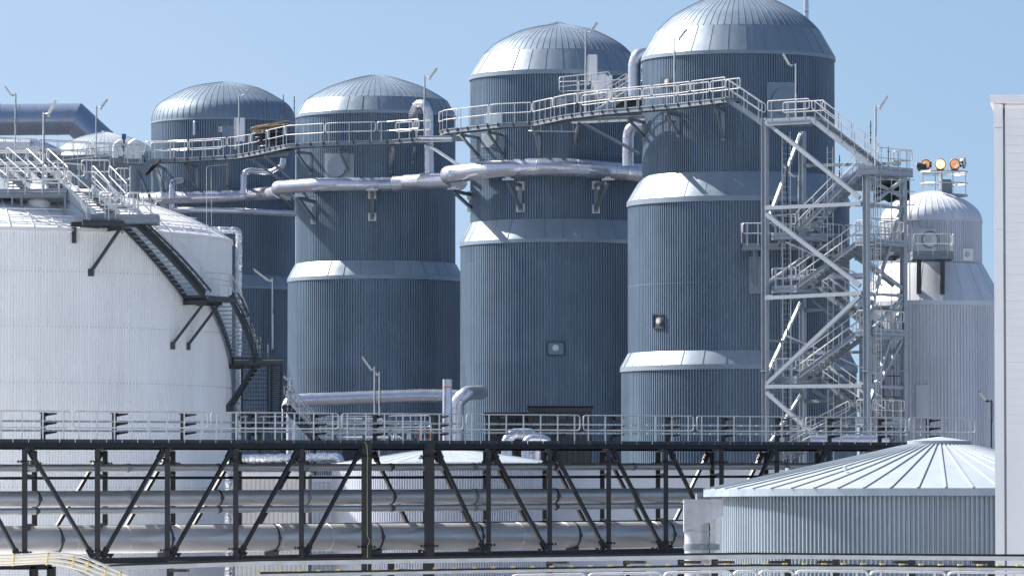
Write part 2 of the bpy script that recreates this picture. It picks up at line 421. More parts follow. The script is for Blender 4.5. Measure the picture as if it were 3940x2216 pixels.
s3 = silo('silo', 'blue-grey silo with a small cone cap on its dome, left neighbour of the tallest one', 2147, D3,
    [(0, 83), (40, 97), (90, 107), (157, 126), (240, 170), (287, 213)],
    [('cone', 287, 213, 341, 296), ('fascia', 342, 296, 313), ('wall', 338, 312, 864), ('cone', 340, 861, 378, 938), ('fascia', 379, 938, 952), ('wall', 376, 951, None)],
    'silo', 'silo_smooth', 'dome', 72, 205, GS)
s4 = silo('silo', 'tallest and widest blue-grey silo, with two sloping skirts, beside the stair tower', 2843, D4,
    [(0, -16), (60, -13), (133, 0), (236, 54), (285, 92), (315, 124)],
    [('cone', 315, 124, 374, 226), ('fascia', 375, 226, 240), ('wall', 371, 239, 688), ('cone', 374, 684, 430, 779), ('fascia', 431, 779, 799), ('wall', 427, 798, 1366), ('cone', 428, 1361, 456, 1414), ('fascia', 457, 1414, 1433), ('wall', 453, 1432, None)],
    'silo', 'silo_smooth', 'dome', 72, 238, GS)
s5 = silo('silo', 'pale lavender-grey silo with a round dome and long sloping shoulder, behind the stair tower', 3585, D5,
    [(0, 737), (30, 738), (66, 747), (129, 771), (174, 804), (192, 832), (197, 855)],
    [('wall', 196, 855, 1024), ('fascia', 198, 853, 858), ('cone', 199, 1020, 280, 1166), ('fascia', 281, 1166, 1184), ('wall', 278, 1183, None)],
    'silo5', 'silo5', 'silo5', 44, 132, cat='silo', kpan=20)
# silo fittings
def pframe(s, x0, x1, y0, y1, rad, t=.09):
    mb = MB()
    for y in (y0, y1):
        a, n = wallpt(s, x0, y, rad+t); b, n2 = wallpt(s, x1, y, rad+t); mb.bar(a, b, .06, .06)
    for x in (x0, x1):
        a, n = wallpt(s, x, y0, rad+t); b, n2 = wallpt(s, x, y1, rad+t); mb.bar(a, b, .05, .05)
    return mb.build('hatch_frame', 'dark', s.o)
pframe(s3, 2106, 2171, 1316, 1366, S(376, D3)); pframe(s4, 2515, 2555, 1210, 1262, S(427, D4), .06)
plate(s4, 2953, 3058, 317, 462, S(371, D4), 'recessed_panel', t=.03); manway(s4, 3013, 391, 47, S(371, D4)+.03)
plate(s2, 1247, 1361, 590, 687, S(307, D2), 'recessed_panel', t=.03); manway(s2, 1296, 642, 40, S(307, D2)+.03)
plate(s3, 1852, 1942, 514, 568, S(338, D3), 'recessed_panel', t=.03); manway(s3, 1892, 530, 31, S(338, D3)+.03)
plate(s3, 1864, 1933, 436, 476, S(338, D3), 'recessed_panel', t=.05)
plate(s3, 2108, 2169, 1318, 1364, S(376, D3), 'hatch_plate', 'silo', t=.05); manway(s3, 2138, 1338, 12, S(376, D3)+.05, 'galv')
plate(s4, 2517, 2553, 1212, 1260, S(427, D4), 'hatch_plate', 'dark', t=.03); manway(s4, 2539, 1235, 12, S(427, D4)+.03, 'galv', 8)
plate(s4, 2545, 2590, 300, 336, S(371, D4), 'hatch_plate', 'dark', t=.03); manway(s4, 2572, 316, 11, S(371, D4)+.03, 'galv', 8)
plate(s1, 615, 650, 640, 735, S(274, D1), 'recessed_panel', t=.03)
plate(s1, 855, 900, 484, 530, S(274, D1), 'recessed_panel', 'silo', t=.05)
mb = MB(); a, n = wallpt(s1, 845, 498, S(274, D1)); mb.frame(a+n*.05, V((.11, 0, 0)), n*.01, UP*.17); sg = mb.build('warning_sign', 'panel', s1.o)
mb = MB(); mb.tube([a+n*.07+V((math.cos(q)*.06, 0, math.sin(q)*.06)) for q in [k*math.pi/6 for k in range(12)]], .012, 5, closed=True)
mb.bar(a+n*.07+V((-.04, 0, .04)), a+n*.07+V((.04, 0, -.04)), .015, .015); mb.build('sign_symbol', 'red', sg, s1.o)
mb = MB(); a, n = wallpt(s1, 751, 500, S(274, D1)); q = fillet([a+UP*.5+n*.0, a+UP*.5+n*.25, a-UP*.35+n*.25], .1); mb.tube(q, .085, 10); mb.build('vent_hood', 'alu', s1.o)
plate(s5, 3517, 3605, 880, 965, S(197, D5), 'recessed_panel', 'silo5', t=.05); manway(s5, 3581, 922, 33, S(197, D5)+.05, 'steel', 18); manway(s5, 3581, 922, 27, S(197, D5)+.16, 'galv', 0, 'manway_lid', .05)
plate(s5, 3708, 3746, 957, 1003, S(197, D5), 'recessed_panel', 'panel', t=.03); manway(s5, 3721, 979, 10, S(197, D5)+.03, 'galv', 8)
plate(s5, 3525, 3570, 1480, 1610, S(278, D5), 'wall_plate', 'silo5', t=.05)
plate(s4, 2884, 2934, 986, 1130, S(427, D4), 'wall_plate', t=.03)

# ---------------------------------------------------------------- brackets
def bracket_mb(mb, top, foot, wall_top=None, w=.13):
    """sloping strut from the outer end down to the wall, a level arm and a wall plate"""
    mb.hbeam(top, foot, w, w, .018)
    wt = wall_top or V((foot.x, foot.y, top.z))
    mb.hbeam(top+UP*.04, wt+UP*.04, w, w*1.2, .018)
    mb.bar(V((foot.x, foot.y, top.z+.1)), foot-UP*.2, w*1.5, .05, (top-wt).normalized())
def bracket(s, rad, xt, yt, Dt, xf, yf, parent, m='steel', w=.13):
    top = P(xt, yt, Dt); f, n = wallpt(s, xf, yf, rad); f = f+n*.05
    mb = MB(); bracket_mb(mb, top, f, None, w); return mb.build('bracket', m, parent)

# ---------------------------------------------------------------- main walkway, one level all along
ZL = 23.2
outer = [(556, 612), (649, 610), (815, 601), (906, 595), (964, 585), (1105, 554), (1296, 543), (1489, 539), (1615, 530)]
outer2 = [(1688, 506), (1712, 497), (1783, 489), (1915, 474), (2048, 468), (2176, 441), (2321, 423), (2466, 410), (2598, 398), (2793, 375)]
def decking(parent, path, wid, fas=.2, m='deck'):
    path = [V(p) for p in path]; inn = []
    for i, p in enumerate(path):
        a = path[max(0, i-1)]; b = path[min(len(path)-1, i+1)]; d = (b-a).normalized(); n = V((-d.y, d.x, 0)).normalized(); inn.append(p+n*wid)
    mb = MB()
    for i in range(len(path)-1):
        a, b, c, d = path[i], path[i+1], inn[i+1], inn[i]
        tp = UP*.0; bt = -UP*.045
        mb.add([a, b, c, d, a+bt, b+bt, c+bt, d+bt], [(0,1,2,3),(7,6,5,4),(0,4,5,1),(2,6,7,3),(1,5,6,2),(3,7,4,0)])
    dk = mb.build('deck', m, parent)
    mb = MB()
    for pa, sgn in ((path, 1), (inn, -1)):
        for a, b in zip(pa, pa[1:]):
            n = V((-(b-a).y, (b-a).x, 0)).normalized()*sgn
            o_ = n*.06-UP*(.06+fas/2); mb.bar(a+o_, b+o_, .02, fas); mb.bar(a+o_+UP*fas/2+n*.03, b+o_+UP*fas/2+n*.03, .08, .015); mb.bar(a+o_-UP*fas/2+n*.03, b+o_-UP*fas/2+n*.03, .08, .015)
    for a in resample(path, .9)[1:-1]:
        i = min(range(len(path)), key=lambda k: (path[k]-a).length); n = (inn[i]-path[i]).normalized()
        mb.bar(a-UP*.14+n*.08, a-UP*.14+n*(wid-.08), .06, .1)
    mb.build('edge_beam', 'steel', parent)
    # clamps that carry the rail posts
    mb = MB(); mb.box((0, 0, 0), .07, .07, .22); me = bpy.data.meshes.new('post_clamp'); me.from_pydata([tuple(p) for p in mb.v], [], mb.f); me.materials.append(M['dark'])
    for a in resample(path, 1.05):
        o = bpy.data.objects.new('post_clamp', me); C.objects.link(o); o.parent = parent; o.location = a-UP*.1-ORG[parent]
    return inn
pA = [PL(x, y, ZL) for x, y in outer]; pB = [PL(x, y, ZL) for x, y in outer2]
wk1 = thing('walkway', 'galvanised high-level walkway wrapped round the fronts of the two left blue-grey silos', 'walkway', (pA[2].x, pA[2].y, pA[2].z-.3), 'high-level silo walkways')
inA = decking(wk1, pA, 1.0)
railing(wk1, pA[:5], spacing=.95, panel=3.0); railing(wk1, pA[4:], spacing=1.15, panel=3.3)
railing(wk1, [p for p in inA[:3]], spacing=1.0, panel=2.4)
railing(wk1, [p for p in inA[-2:]], spacing=.7, panel=1.8)
wk2 = thing('walkway', 'galvanised high-level walkway across the fronts of the two tallest blue-grey silos', 'walkway', (pB[2].x, pB[2].y, pB[2].z-.3), 'high-level silo walkways')
inB = decking(wk2, pB, 1.0)
railing(wk2, pB[:5], spacing=.95, panel=2.9); railing(wk2, pB[4:], spacing=1.0, panel=3.3)
railing(wk2, inB[5:], spacing=1.1, panel=3.2)
R1, R2, R3, R4 = S(274, D1), S(307, D2), S(338, D3), S(371, D4)
for (s, rad, xt, yt, Dt, xf, yf, pr) in [
    (s1, R1, 600, 636, 329, 632, 735, wk1), (s1, R1, 710, 634, 328.5, 757, 733, wk1), (s1, R1, 880, 626, 327, 872, 720, wk1),
    (s2, R2, 1140, 588, 316.5, 1196, 662, wk1), (s2, R2, 1305, 577, 315, 1337, 657, wk1), (s2, R2, 1517, 572, 314, 1500, 653, wk1), (s2, R2, 1597, 575, 314, 1585, 618, wk1),
    (s3, R3, 1772, 521, 303, 1843, 600, wk2), (s3, R3, 1877, 510, 301, 1935, 594, wk2), (s3, R3, 2055, 503, 299.5, 2075, 587, wk2), (s3, R3, 2227, 478, 295, 2213, 545, wk2),
    (s4, R4, 2416, 459, 288, 2482, 526, wk2), (s4, R4, 2563, 437, 286, 2613, 517, wk2), (s4, R4, 2750, 412, 283.5, 2786, 530, wk2)]:
    bracket(s, rad, xt, yt, Dt, xf, yf, pr)
# long raking struts and girders between the silos
mb = MB(); mb.hbeam(P(1620, 540, 311), P(1765, 636, 306), .14, .14); mb.build('raking_strut', 'steel', wk1)
for a, b in ((P(965, 612, 322), P(1090, 700, 322)), (P(1018, 603, 319), P(1125, 690, 319.5))): mb = MB(); mb.hbeam(a, b, .14, .14); mb.build('raking_strut', 'steel', wk1)
mb = MB(); mb.hbeam(P(2248, 478, 293), P(2462, 592, 291), .16, .16); mb.build('raking_strut', 'steel', wk2)
mb = MB(); mb.hbeam(P(1612, 530, 311), P(1790, 530, 304), .12, .2); mb.hbeam(P(1612, 545, 311), P(1790, 540, 304), .12, .12); mb.build('girder', 'steel', wk2)
mb = MB(); mb.hbeam(P(2200, 468, 296), P(2480, 455, 290), .2, .3); mb.build('girder', 'steel', wk2)
mb = MB(); mb.hbeam(P(935, 606, 326), P(1110, 590, 318), .2, .28); mb.build('girder', 'steel', wk1)
# conduit hanging under the walkway
mb = MB(); mb.tube([P(2035, 504, 300), P(2215, 507, 296)], .035, 8); 
for x in (2045, 2080, 2120, 2160, 2205): mb.tube([P(x, 480, 298), P(x, 510, 298)], .015, 5)
mb.build('conduit', 'galv', wk2)
mb = MB(); mb.tube(fillet([P(875, 600, 327), P(875, 634, 327), P(795, 640, 327), P(795, 870, 327)], .2), .022, 6); mb.tube([P(812, 645, 327), P(815, 870, 327)], .018, 6); mb.build('drop_pipe', 'galv', wk1)
# stair from the walkway end down to the tower's top landing
def flight(parent, top, bot, wv, n, st=.05, sh=.26, m='steel', tm='deck', rails=(1, 1), rm='galv', step=.28, rh=1.0, spacing=1.1):
    """wv: vector across the flight (from the camera side to the far side)"""
    top, bot = V(top), V(bot); mb = MB()
    for o_ in (V((0, 0, 0)), wv): mb.hbeam(top+o_, bot+o_, .09, sh, .02)
    mb.bar(top, top+wv, .08, .08); mb.bar(bot, bot+wv, .08, .08); mb.bar((top+bot)/2-UP*.08, (top+bot)/2+wv-UP*.08, .05, .05)
    f = mb.build('stair_flight', m, parent)
    d = (bot-top); hz = V((d.x, d.y, 0)).normalized()*step/2; wu = wv.normalized()
    me = None
    for k in range(1, n):
        c = top.lerp(bot, k/n)+wv/2
        if me is None:
            mb = MB(); mb.frame(V((0, 0, 0)), hz, wu*(wv.length/2-.03), UP*.02)
            me = bpy.data.meshes.new('tread'); me.from_pydata([tuple(p) for p in mb.v], [], mb.f); me.materials.append(M[tm])
        o = bpy.data.objects.new('tread', me); C.objects.link(o); o.parent = f; o.location = c-ORG[parent]
    for k, o_ in enumerate((V((0, 0, 0)), wv)):
        if rails[k]: railing(parent, [top+o_+UP*.1, bot+o_+UP*.1], h=rh, panel=20, spacing=spacing, m=rm)
    return f
TL = dict(D=280.0)
FL = (2944, 280.6); FR = (3334, 276.3)
pFL = P(2944, 1000, 280.6); pFR = P(3334, 1000, 276.3)
face = (pFR-pFL); face.z = 0; fl_len = face.length; fdir = face.normalized(); back = V((-fdir.y, fdir.x, 0))
def base(v): return V((v.x, v.y, 0))
bFL, bFR = base(pFL), base(pFR)
target = P(3503, 1000, 279.0)
bl = (base(target)-bFR).dot(back); bBR = bFR+back*3.4; bBL = bFL+back*3.4
def zl(y, D): return P(2000, y, D).z
st = thing('stair_tower', 'pale grey steel stair tower with zigzag flights standing in front of the tallest silo', 'stair tower', tuple((bFL+bBR)/2))
# the first flight, from the walkway
tp = PL(2790, 378, ZL); bt_ = P(2936, 478, 281.0)
wv = V((.25, 1.0, 0)).normalized()*.95
flight(st, tp, bt_, wv, 11, m='pale_steel')
# columns
for (b, y0, D) in ((bFL, 455, 280.6), (bFR, 660, 276.3), (bBR, 672, 279.5), (bBL, 508, 283.5)):
    mb = MB(); mb.hbeam(b, V((b.x, b.y, P(2000, y0, D).z)), .30, .30, .03, up=fdir); mb.box((b.x, b.y, P(2000, 1427, D).z), .4, .4, .05, math.atan2(fdir.y, fdir.x)); mb.build('column', 'pale_steel', st)
def at(b0, b1, t, z): q = b0.lerp(b1, t); return V((q.x, q.y, z))
zz = lambda y, D=280.6: P(2000, y, D).z
# beams and diagonal braces, front face
def tb(p, q, name='brace', w=.2, m='pale_steel', sec='box'):
    mb = MB(); (mb.bar if sec == 'box' else mb.hbeam)(p, q, w, w); d = (q-p).normalized()
    for e, sg in ((p, 1), (q, -1)):
        mb.bar(e+d*sg*.0, e+d*sg*.45, .03, w*1.5)
        for k in range(6):
            c = e+d*sg*(.1+.1*(k//2))+V((0, 0, (k % 2-.5)*w*.9)); mb.disc(c-back*.03, -back, .02, .02, 6)
    return mb.build(name, m, st)
off = -back*.12
for yl, yr in ((802, 784), (1147, 1128), (1487, 1484)):
    tb(at(bFL, bFR, .02, zz(yl))+off, at(bFL, bFR, .97, zz(yr, 276.3))+off, 'beam', .2)
for (t0, y0, t1, y1) in ((.03, 470, .95, 762), (.03, 826, .95, 1100), (.03, 1478, .95, 1140), (.03, 1510, .62, 1715)):
    D0 = 280.6+(276.3-280.6)*t0; D1_ = 280.6+(276.3-280.6)*t1
    tb(at(bFL, bFR, t0, zz(y0, D0))+off, at(bFL, bFR, t1, zz(y1, D1_))+off, 'brace', .2)
# side faces
for (b0, b1, y0, y1, D0, D1_) in ((bFR, bBR, 795, 700, 276.3, 279.5), (bFR, bBR, 1215, 800, 276.3, 279.5), (bBR, bFR, 1165, 1560, 279.5, 276.3),
        (bFR, bBR, 690, 760, 276.3, 279.5), (bFR, bBR, 1010, 1110, 276.3, 279.5), (bFR, bBR, 1280, 1150, 276.3, 279.5), (bFR, bBR, 1550, 1310, 276.3, 279.5)):
    tb(at(b0, b1, .05, zz(y0, D0)), at(b0, b1, .95, zz(y1, D1_)), 'brace', .16)
for (y0, y1) in ((860, 520), (1090, 1000), (1440, 1165), (1720, 1520)):
    tb(at(bFL, bBL, .05, zz(y0)), at(bFL, bBL, .95, zz(y1, 283.5)), 'brace', .16)
for y in (790, 1130, 1296, 1486):
    tb(at(bFR, bBR, .04, zz(y, 276.3)), at(bFR, bBR, .96, zz(y, 276.3)), 'beam', .16)
    tb(at(bFL, bBL, .04, zz(y+14, 280.6)), at(bFL, bBL, .96, zz(y+14, 280.6)), 'beam', .14, 'steel')
for (y0, y1) in ((870, 1100), (1155, 1420), (1500, 1700)):
    tb(at(bBL, bBR, .1, zz(y0, 283.5)), at(bBL, bBR, .9, zz(y1, 279.5)), 'brace', .14, 'steel')
# landings
def landing(parent, a, b, wv, th=.2, m='pale_steel', sides='ab', rm='galv', rails=('front', 'back', 'end'), kick=True):
    """a-b: camera-side edge, wv: across"""
    a, b = V(a), V(b); mb = MB(); c = (a+b+wv)/2-UP*.02
    mb.frame(c, (b-a)/2, wv/2, UP*.02); dk = mb.build('landing', 'deck', parent)
    mb = MB()
    for p, q in ((a, b), (a+wv, b+wv), (a, a+wv), (b, b+wv)): mb.hbeam(p-UP*(th/2+.05), q-UP*(th/2+.05), .08, th, .015); mb.bar(p+UP*.07, q+UP*.07, .012, .13)
    mb.build('landing_frame', m, parent)
    rr = {'front': [a, b], 'back': [a+wv, b+wv], 'left': [a, a+wv], 'right': [b, b+wv]}
    for k in rails:
        if k in rr: railing(parent, rr[k], panel=3.5, spacing=.9, m=rm)
    return dk
LW = .95
def lf(t, z, depth=0.35): q = bFL.lerp(bFR, t)+back*depth; return V((q.x, q.y, z))
Z = dict(t2=zz(470), r1=zz(650, 276.3), l1=zz(906), l2=zz(1110), r2=zz(1272, 276.3), l3=zz(1458), r3=zz(1616, 276.3))
# top landing and outer flight down to the right
a = P(2950, 470, 280.2); b = P(3118, 466, 278.5); a.z = b.z = Z['t2']; landing(st, a, b, back*1.4, rails=('front', 'back'))
bt2 = lf(.93, Z['r1'], .6); flight(st, b+fdir*.05, P(3355, 640, 276.2), back*.95, 18, m='pale_steel')
a = P(3300, 648, 276.0); b = P(3378, 648, 275.6); a.z = b.z = Z['r1']; landing(st, a, b, back*3.2, .3, rails=('back', 'right'))
railing(st, [a+back*3.2, b+back*3.2], panel=3, spacing=.9)
# front flights going down to the left, back flights returning
for (zr, zlft) in ((Z['r1'], Z['l1']), (zz(925, 276.3), Z['l2']), (Z['r2'], Z['l3'])):
    flight(st, lf(.9, zr, .35), lf(.26, zlft, .35), back*1.0, 15, m='steel')
for (zlft, zr) in ((Z['l2'], Z['r2']), (Z['l3'], Z['r3'])):
    flight(st, lf(.3, zlft, 2.1), lf(.86, zr, 2.1), back*1.0, 12, m='steel')
flight(st, lf(.8, Z['r3'], .35), lf(.1, zz(1760), .35), back*1.0, 12, m='steel')
for z_ in (Z['l1'], Z['l2'], Z['l3']):
    landing(st, lf(.03, z_, .3), lf(.28, z_, .3), back*2.9, rails=('left', 'back', 'front'))
for z_ in (zz(925, 276.3), Z['r2'], Z['r3']):
    landing(st, lf(.86, z_, .3), lf(1.03, z_, .3), back*2.9, rails=('front', 'back', 'right'))
# caged ladder with cable inside the tower
mb = MB(); q = lf(.08, 0, 1.2)
for dx in (-.22, .22): mb.bar(V((q.x+dx, q.y, 0)), V((q.x+dx, q.y, zz(505))), .05, .04)
z_ = 2.0
while z_ < zz(510): mb.bar(V((q.x-.22, q.y, z_)), V((q.x+.22, q.y, z_)), .025, .025); z_ += .3
mb.build('ladder', 'galv', st)
mb = MB(); mb.tube([V((q.x+.05+.03*math.sin(k), q.y-.05, zz(505)-k*.6)) for k in range(36)], .035, 6); mb.build('cable', 'cable', st)
mb = MB(); q = lf(1.05, 0, .6)
for dx in (-.14, .14): mb.bar(V((q.x+dx, q.y, 0)), V((q.x+dx, q.y, zz(665, 276))), .04, .04)
z_ = 2.0
while z_ < zz(670, 276): mb.bar(V((q.x-.14, q.y, z_)), V((q.x+.14, q.y, z_)), .025, .025); z_ += .3
mb.build('cable_ladder', 'galv', st)

for (x, dpt, w_) in ((3128, 3.0, .3), (3290, 3.2, .25), (3395, 1.6, .22)):
    mb = MB(); t_ = (x-2944)/390.0; q = lf(min(t_, 1.0)-.1*dpt*.5, 0, dpt)
    for dx in (-w_/2, w_/2): mb.bar(V((q.x+dx, q.y, 0)), V((q.x+dx, q.y, zz(560 if x < 3300 else 700))), .045, .045)
    z_ = 2.0
    while z_ < zz(575 if x < 3300 else 710): mb.bar(V((q.x-w_/2, q.y, z_)), V((q.x+w_/2, q.y, z_)), .025, .025); z_ += .35
    mb.build('cable_ladder', 'galv', st)
for (y0, y1) in ((930, 1100), (1290, 1450), (1640, 1750)):
    tb(at(bFL, bBR, .15, zz(y0, 280)), at(bFL, bBR, .85, zz(y1, 280)), 'tie_rod', .07, 'galv')
for y in (640, 985, 1195, 1360, 1545):
    tb(at(bBL, bBR, .03, zz(y, 283.5)), at(bBL, bBR, .97, zz(y-8, 279.5)), 'beam', .16, 'steel')
# gallery round the tallest silo, reaching the tower
gl = thing('gallery', 'curved steel gallery half hidden behind the stair tower, on the tallest silo', 'gallery', (s4.c.x+1, D4-8.0, zz(925)))
zg = zz(927, 281.5); pts = []
for k in range(0, 11):
    a = R(-97+8.5*k); rr = 8.1; pts.append(V((s4.c.x+rr*math.cos(a)+.8, s4.c.y+rr*math.sin(a), zg)))
inG = decking(gl, pts, 1.4, .3, 'deck'); railing(gl, pts, panel=3, spacing=.55, m='galv')
bracket(s4, S(427, D4), 2900, 955, 284.5, 2908, 1100, gl)
fp = PL(2882, 925, zg-CAMZ); 
railing(gl, [pts[0], inG[0]], panel=3, spacing=.5)

# level bridge from tower to the pale silo
gb = thing('walkway', 'short platform with railing in front of the bolted round cover on the pale silo', 'walkway', tuple(P(3590, 985, 294)))
a = P(3512, 975, 294.3); b = P(3668, 975, 294.6); landing(gb, a, b, V((0, 2.2, 0)), .28, 'steel', rails=('front', 'right'))
for x in (3537, 3627):
    mb = MB(); f, n = wallpt(s5, x, 1128, S(262, D5)); t_ = P(x, 990, 294.8); mb.hbeam(t_, f, .26, .26, .02); mb.hbeam(t_, t_+V((0, 2, 0)), .2, .25); mb.build('bracket', 'dark', gb)
gb2 = thing('walkway', 'level footbridge from the stair tower back towards the pale silo', 'walkway', tuple(P(3420, 935, 283)))
a = P(3340, 925, 279.3); b = P(3500, 937, 279.9); a.z = b.z = zz(925, 276.3)-.02; landing(gb2, a+V((0, 1.2, 0)), b+V((0, 1.2, 0)), V((0, 9.5, 0)), .3, 'steel', rails=('back', 'right'))

# ---------------------------------------------------------------- insulated pipes round the silos (one level: 20.5 m above the eye)
ZP = 20.5
GP = 'big aluminium-clad pipes slung along the silo fronts'
def hug(s, gap, lst): 
    out = []
    for x, y in lst:
        D = s.D-gap
        for _ in range(3):
            dx = S(x-W_PX/2, D)-s.c.x; D = s.D-math.sqrt(max(.5, gap*gap-dx*dx))
        out.append(P(x, y, D))
    return out
ptsA = [P(497, 768, 339), P(522, 766, 334)]+hug(s1, R1+.85, [(640, 762), (740, 761), (860, 758), (960, 751)])+[P(1010, 746, 328), P(1075, 741, 321)]
pipe_thing(ptsA, S(23, 330), 'aluminium-clad pipe across the smallest silo, just above the white tank roof', group=GP, bend=.9, lip=.026)
ptsB = [P(1100, 745, 321.5), P(1066, 722, 318)]+hug(s2, R2+.95, [(1224, 711), (1300, 710), (1377, 710), (1450, 710), (1516, 709)])
pipe_thing(ptsB, S(26, 315), 'aluminium-clad pipe crossing the middle of the pointed-dome silo beneath the walkway', group=GP, bend=.8, lip=.026)
ptsB2 = [ptsB[-1], P(1560, 704, 315), P(1640, 698, 313), P(1755, 694, 311)]
mbp = insul([V(p) for p in ptsB2], S(31, 313), .9, 22, .026); solo(mbp, 'insulated_pipe', 'alu', 'wider aluminium-clad pipe length with dappled shadow between the pointed-dome and cone-capped silos', 'pipe', GP)
ptsC = [P(1765, 700, 311), P(1724, 672, 305.5)]+hug(s3, R3+.95, [(1897, 652), (1990, 647), (2077, 644), (2140, 644), (2190, 645), (2260, 649), (2330, 655), (2400, 661), (2470, 667)])+[P(2520, 670, 307)]
pipe_thing(ptsC, S(34, 302), 'thickest aluminium-clad pipe, crossing the cone-capped silo from its elbow', group=GP, bend=1.0, lip=.026)
mb = MB(); 
# pipe supports: saddle, arm and raking strut
def pipe_support(s, rad, xt, yt, D, xf, yf, label):
    top = P(xt, yt, D); f, n = wallpt(s, xf, yf, rad); f = f+n*.06
    t = thing('pipe_support', label, 'bracket', tuple(f), 'brackets under the big clad pipes')
    mb = MB(); bracket_mb(mb, top, f, None, .16); mb.build('bracket', 'steel', t)
    mb = MB(); mb.box(top+UP*.16, .7, .5, .09); mb.box(top+UP*.23, .3, .4, .12); mb.build('saddle', 'galv', t)
    for q in (f-n*.04, V((f.x, f.y, top.z))-n*.02): mb = MB(); mb.box(q, .5, .06, .5); mb.build('wall_plate', 'galv', t)
pipe_support(s3, R3, 1955, 702, 300, 2003, 800, 'steel bracket holding the thickest pipe at the left front of the cone-capped silo')
pipe_support(s3, R3, 2340, 702, 300.5, 2292, 805, 'steel bracket holding the thickest pipe at the shaded right of the cone-capped silo')
pipe_support(s2, R2, 1150, 765, 314, 1211, 846, 'steel bracket under the left end of the pipe on the pointed-dome silo')
pipe_support(s2, R2, 1431, 742, 314, 1431, 835, 'steel bracket straight below the pipe at the middle of the pointed-dome silo')
pipe_support(s3, R3, 1745, 738, 303.5, 1812, 800, 'steel bracket against the sky, in the gap left of the cone-capped silo')
pipe_support(s1, R1, 1090, 758, 330, 1120, 805, 'small bracket under the pipe end where the smallest silo meets the next')
pipe_support(s1, R1, 552, 792, 327, 590, 830, 'bracket under the leftmost pipe end above the white tank roof')
pipe_thing([P(662, 765, 329.5), P(662, 702, 329.5), P(700, 694, 332)], S(11, 329), 'small elbow pipe rising from the long pipe on the smallest silo', bend=.45, seam=.35)
pipe_thing([P(662, 785, 329), P(664, 808, 329), P(732, 808, 328.5), P(923, 812, 328), P(1136, 823, 330)], S(11, 328), 'thin clad pipe running under the long pipe on the smallest silo', bend=.5, seam=1.0)
pipe_thing([P(937, 745, 327), P(937, 655, 327), P(1045, 663, 327), P(1087, 640, 326), P(1090, 610, 326)], S(11, 327), 'goose-neck pipe standing on the long pipe beneath the walkway', bend=.5, seam=.6)
pipe_thing([P(1594, 505, 316), P(1590, 440, 314.5), P(1608, 402, 313.5), P(1635, 400, 313), P(1649, 440, 313), P(1652, 680, 313)], S(17, 313), 'tall hooked clad pipe beside the pointed-dome silo', bend=.6, seam=.4)
pipe_thing([P(2490, 208, 294), P(2452, 212, 293.5), P(2441, 250, 293.5), P(2441, 372, 293.5)], S(24, 293), 'fat clad elbow coming out of the tallest silo beside its eaves', bend=1.0, seam=.3)
pipe_thing([P(2480, 488, 297), P(2424, 492, 297), P(2416, 530, 297), P(2416, 640, 297)], S(21, 297), 'shaded clad elbow in the gap between the two tallest silos', bend=.8, seam=.35)
pipe_thing([gnd(P(1132, 1600, 312)), P(1108, 1545, 311), P(1165, 1539, 311), P(1400, 1530, 311), P(1620, 1522, 311), P(1760, 1524, 311)], S(25, 311), 'clad pipe across the foot of the pointed-dome silo, just above the bridge railing', group=GP, bend=.6)
pipe_thing([P(1850, 1510, 302.5), P(1795, 1512, 300), P(1757, 1545, 300), gnd(P(1757, 1640, 300))], S(27, 300), 'fat ribbed elbow turning down at the foot of the cone-capped silo', bend=.9, seam=.28)
pipe_thing([P(3030, 1068, 283), P(3330, 1062, 281.5)], S(11, 282), 'slim bright pipe passing through the stair tower', bend=.3)
pipe_thing([P(3120, 1692, 268), P(3420, 1690, 268)], S(16, 268), 'pale pipe low behind the bridge railing at the stair tower foot', bend=.3)

# ---------------------------------------------------------------- vertical vent stacks with orange bands
def vent(x, y0, y1, r, D, label, bands):
    b = gnd(P(x, y1, D)); t = thing('vent_stack', label, 'vent pipe', tuple(b), 'upright vent stacks')
    mb = MB(); rr = S(r, D); z1 = P(x, y0, D).z
    mb.lathe([(rr*.9, z1-.4), (rr*.9, z1), (rr, z1), (rr, z1-.9), (rr+.01, z1-.9), (rr+.01, b.z)], b, 24); mb.build('stack', 'alu', t)
    for y in bands:
        z_ = P(x, y, D).z; mb = MB(); mb.lathe([(rr+.012, z_+.02), (rr+.016, z_+.02), (rr+.016, z_-.03), (rr+.012, z_-.03)], b, 24); mb.build('band', 'orange', t)
vent(1721, 1459, 1860, 18, 262, 'tall white vent stack with one orange band near its top, beside the fat ribbed elbow', (1488,))
vent(1119, 1503, 1860, 17, 262, 'short white vent stack with two orange bands beside the dark stairs', (1508, 1545))
vent(3102, -40, 120, 9, 330, 'slim vent pipe sticking up behind the tallest dome', (46,))

# ---------------------------------------------------------------- big white tank at left
DW = 250; cxw = -90; RW = S(980, DW)
wt = Silo(); wt.D = DW; wt.cx = cxw; wt.c = V((S(cxw-W_PX/2, DW), DW, 0))
wt.o = thing('white_tank', 'huge white corrugated tank filling the left side', 'tank', tuple(wt.c))
zr = zof(cxw, 930, DW)
mb = MB(); mb.corr(RW, 0, zr, wt.c, 540, .03, .5)
for y in (1088, 1290, 1495, 1880): 
    pass
mb.build('corrugated_wall', 'white', wt.o)
mb = MB()                                            # rivet rows
for y in (935, 1088, 1290, 1495, 1880):
    z_ = zof(cxw, y, DW)
    for k in range(0, 110):
        a = R(-90)+k*.016
        if a > R(2): break
        q = V((wt.c.x+(RW+.004)*math.cos(a), wt.c.y+(RW+.004)*math.sin(a), z_)); mb.box(q, .03, .03, .03)
for a in (-82, -76.5, -70.5, -64, -57, -49, -40, -30):
    for k in range(60):
        q = V((wt.c.x+(RW+.004)*math.cos(R(a)), wt.c.y+(RW+.004)*math.sin(R(a)), zr-.3-k*.4)); mb.box(q, .022, .022, .022)
mb.build('rivets', 'steel', wt.o)
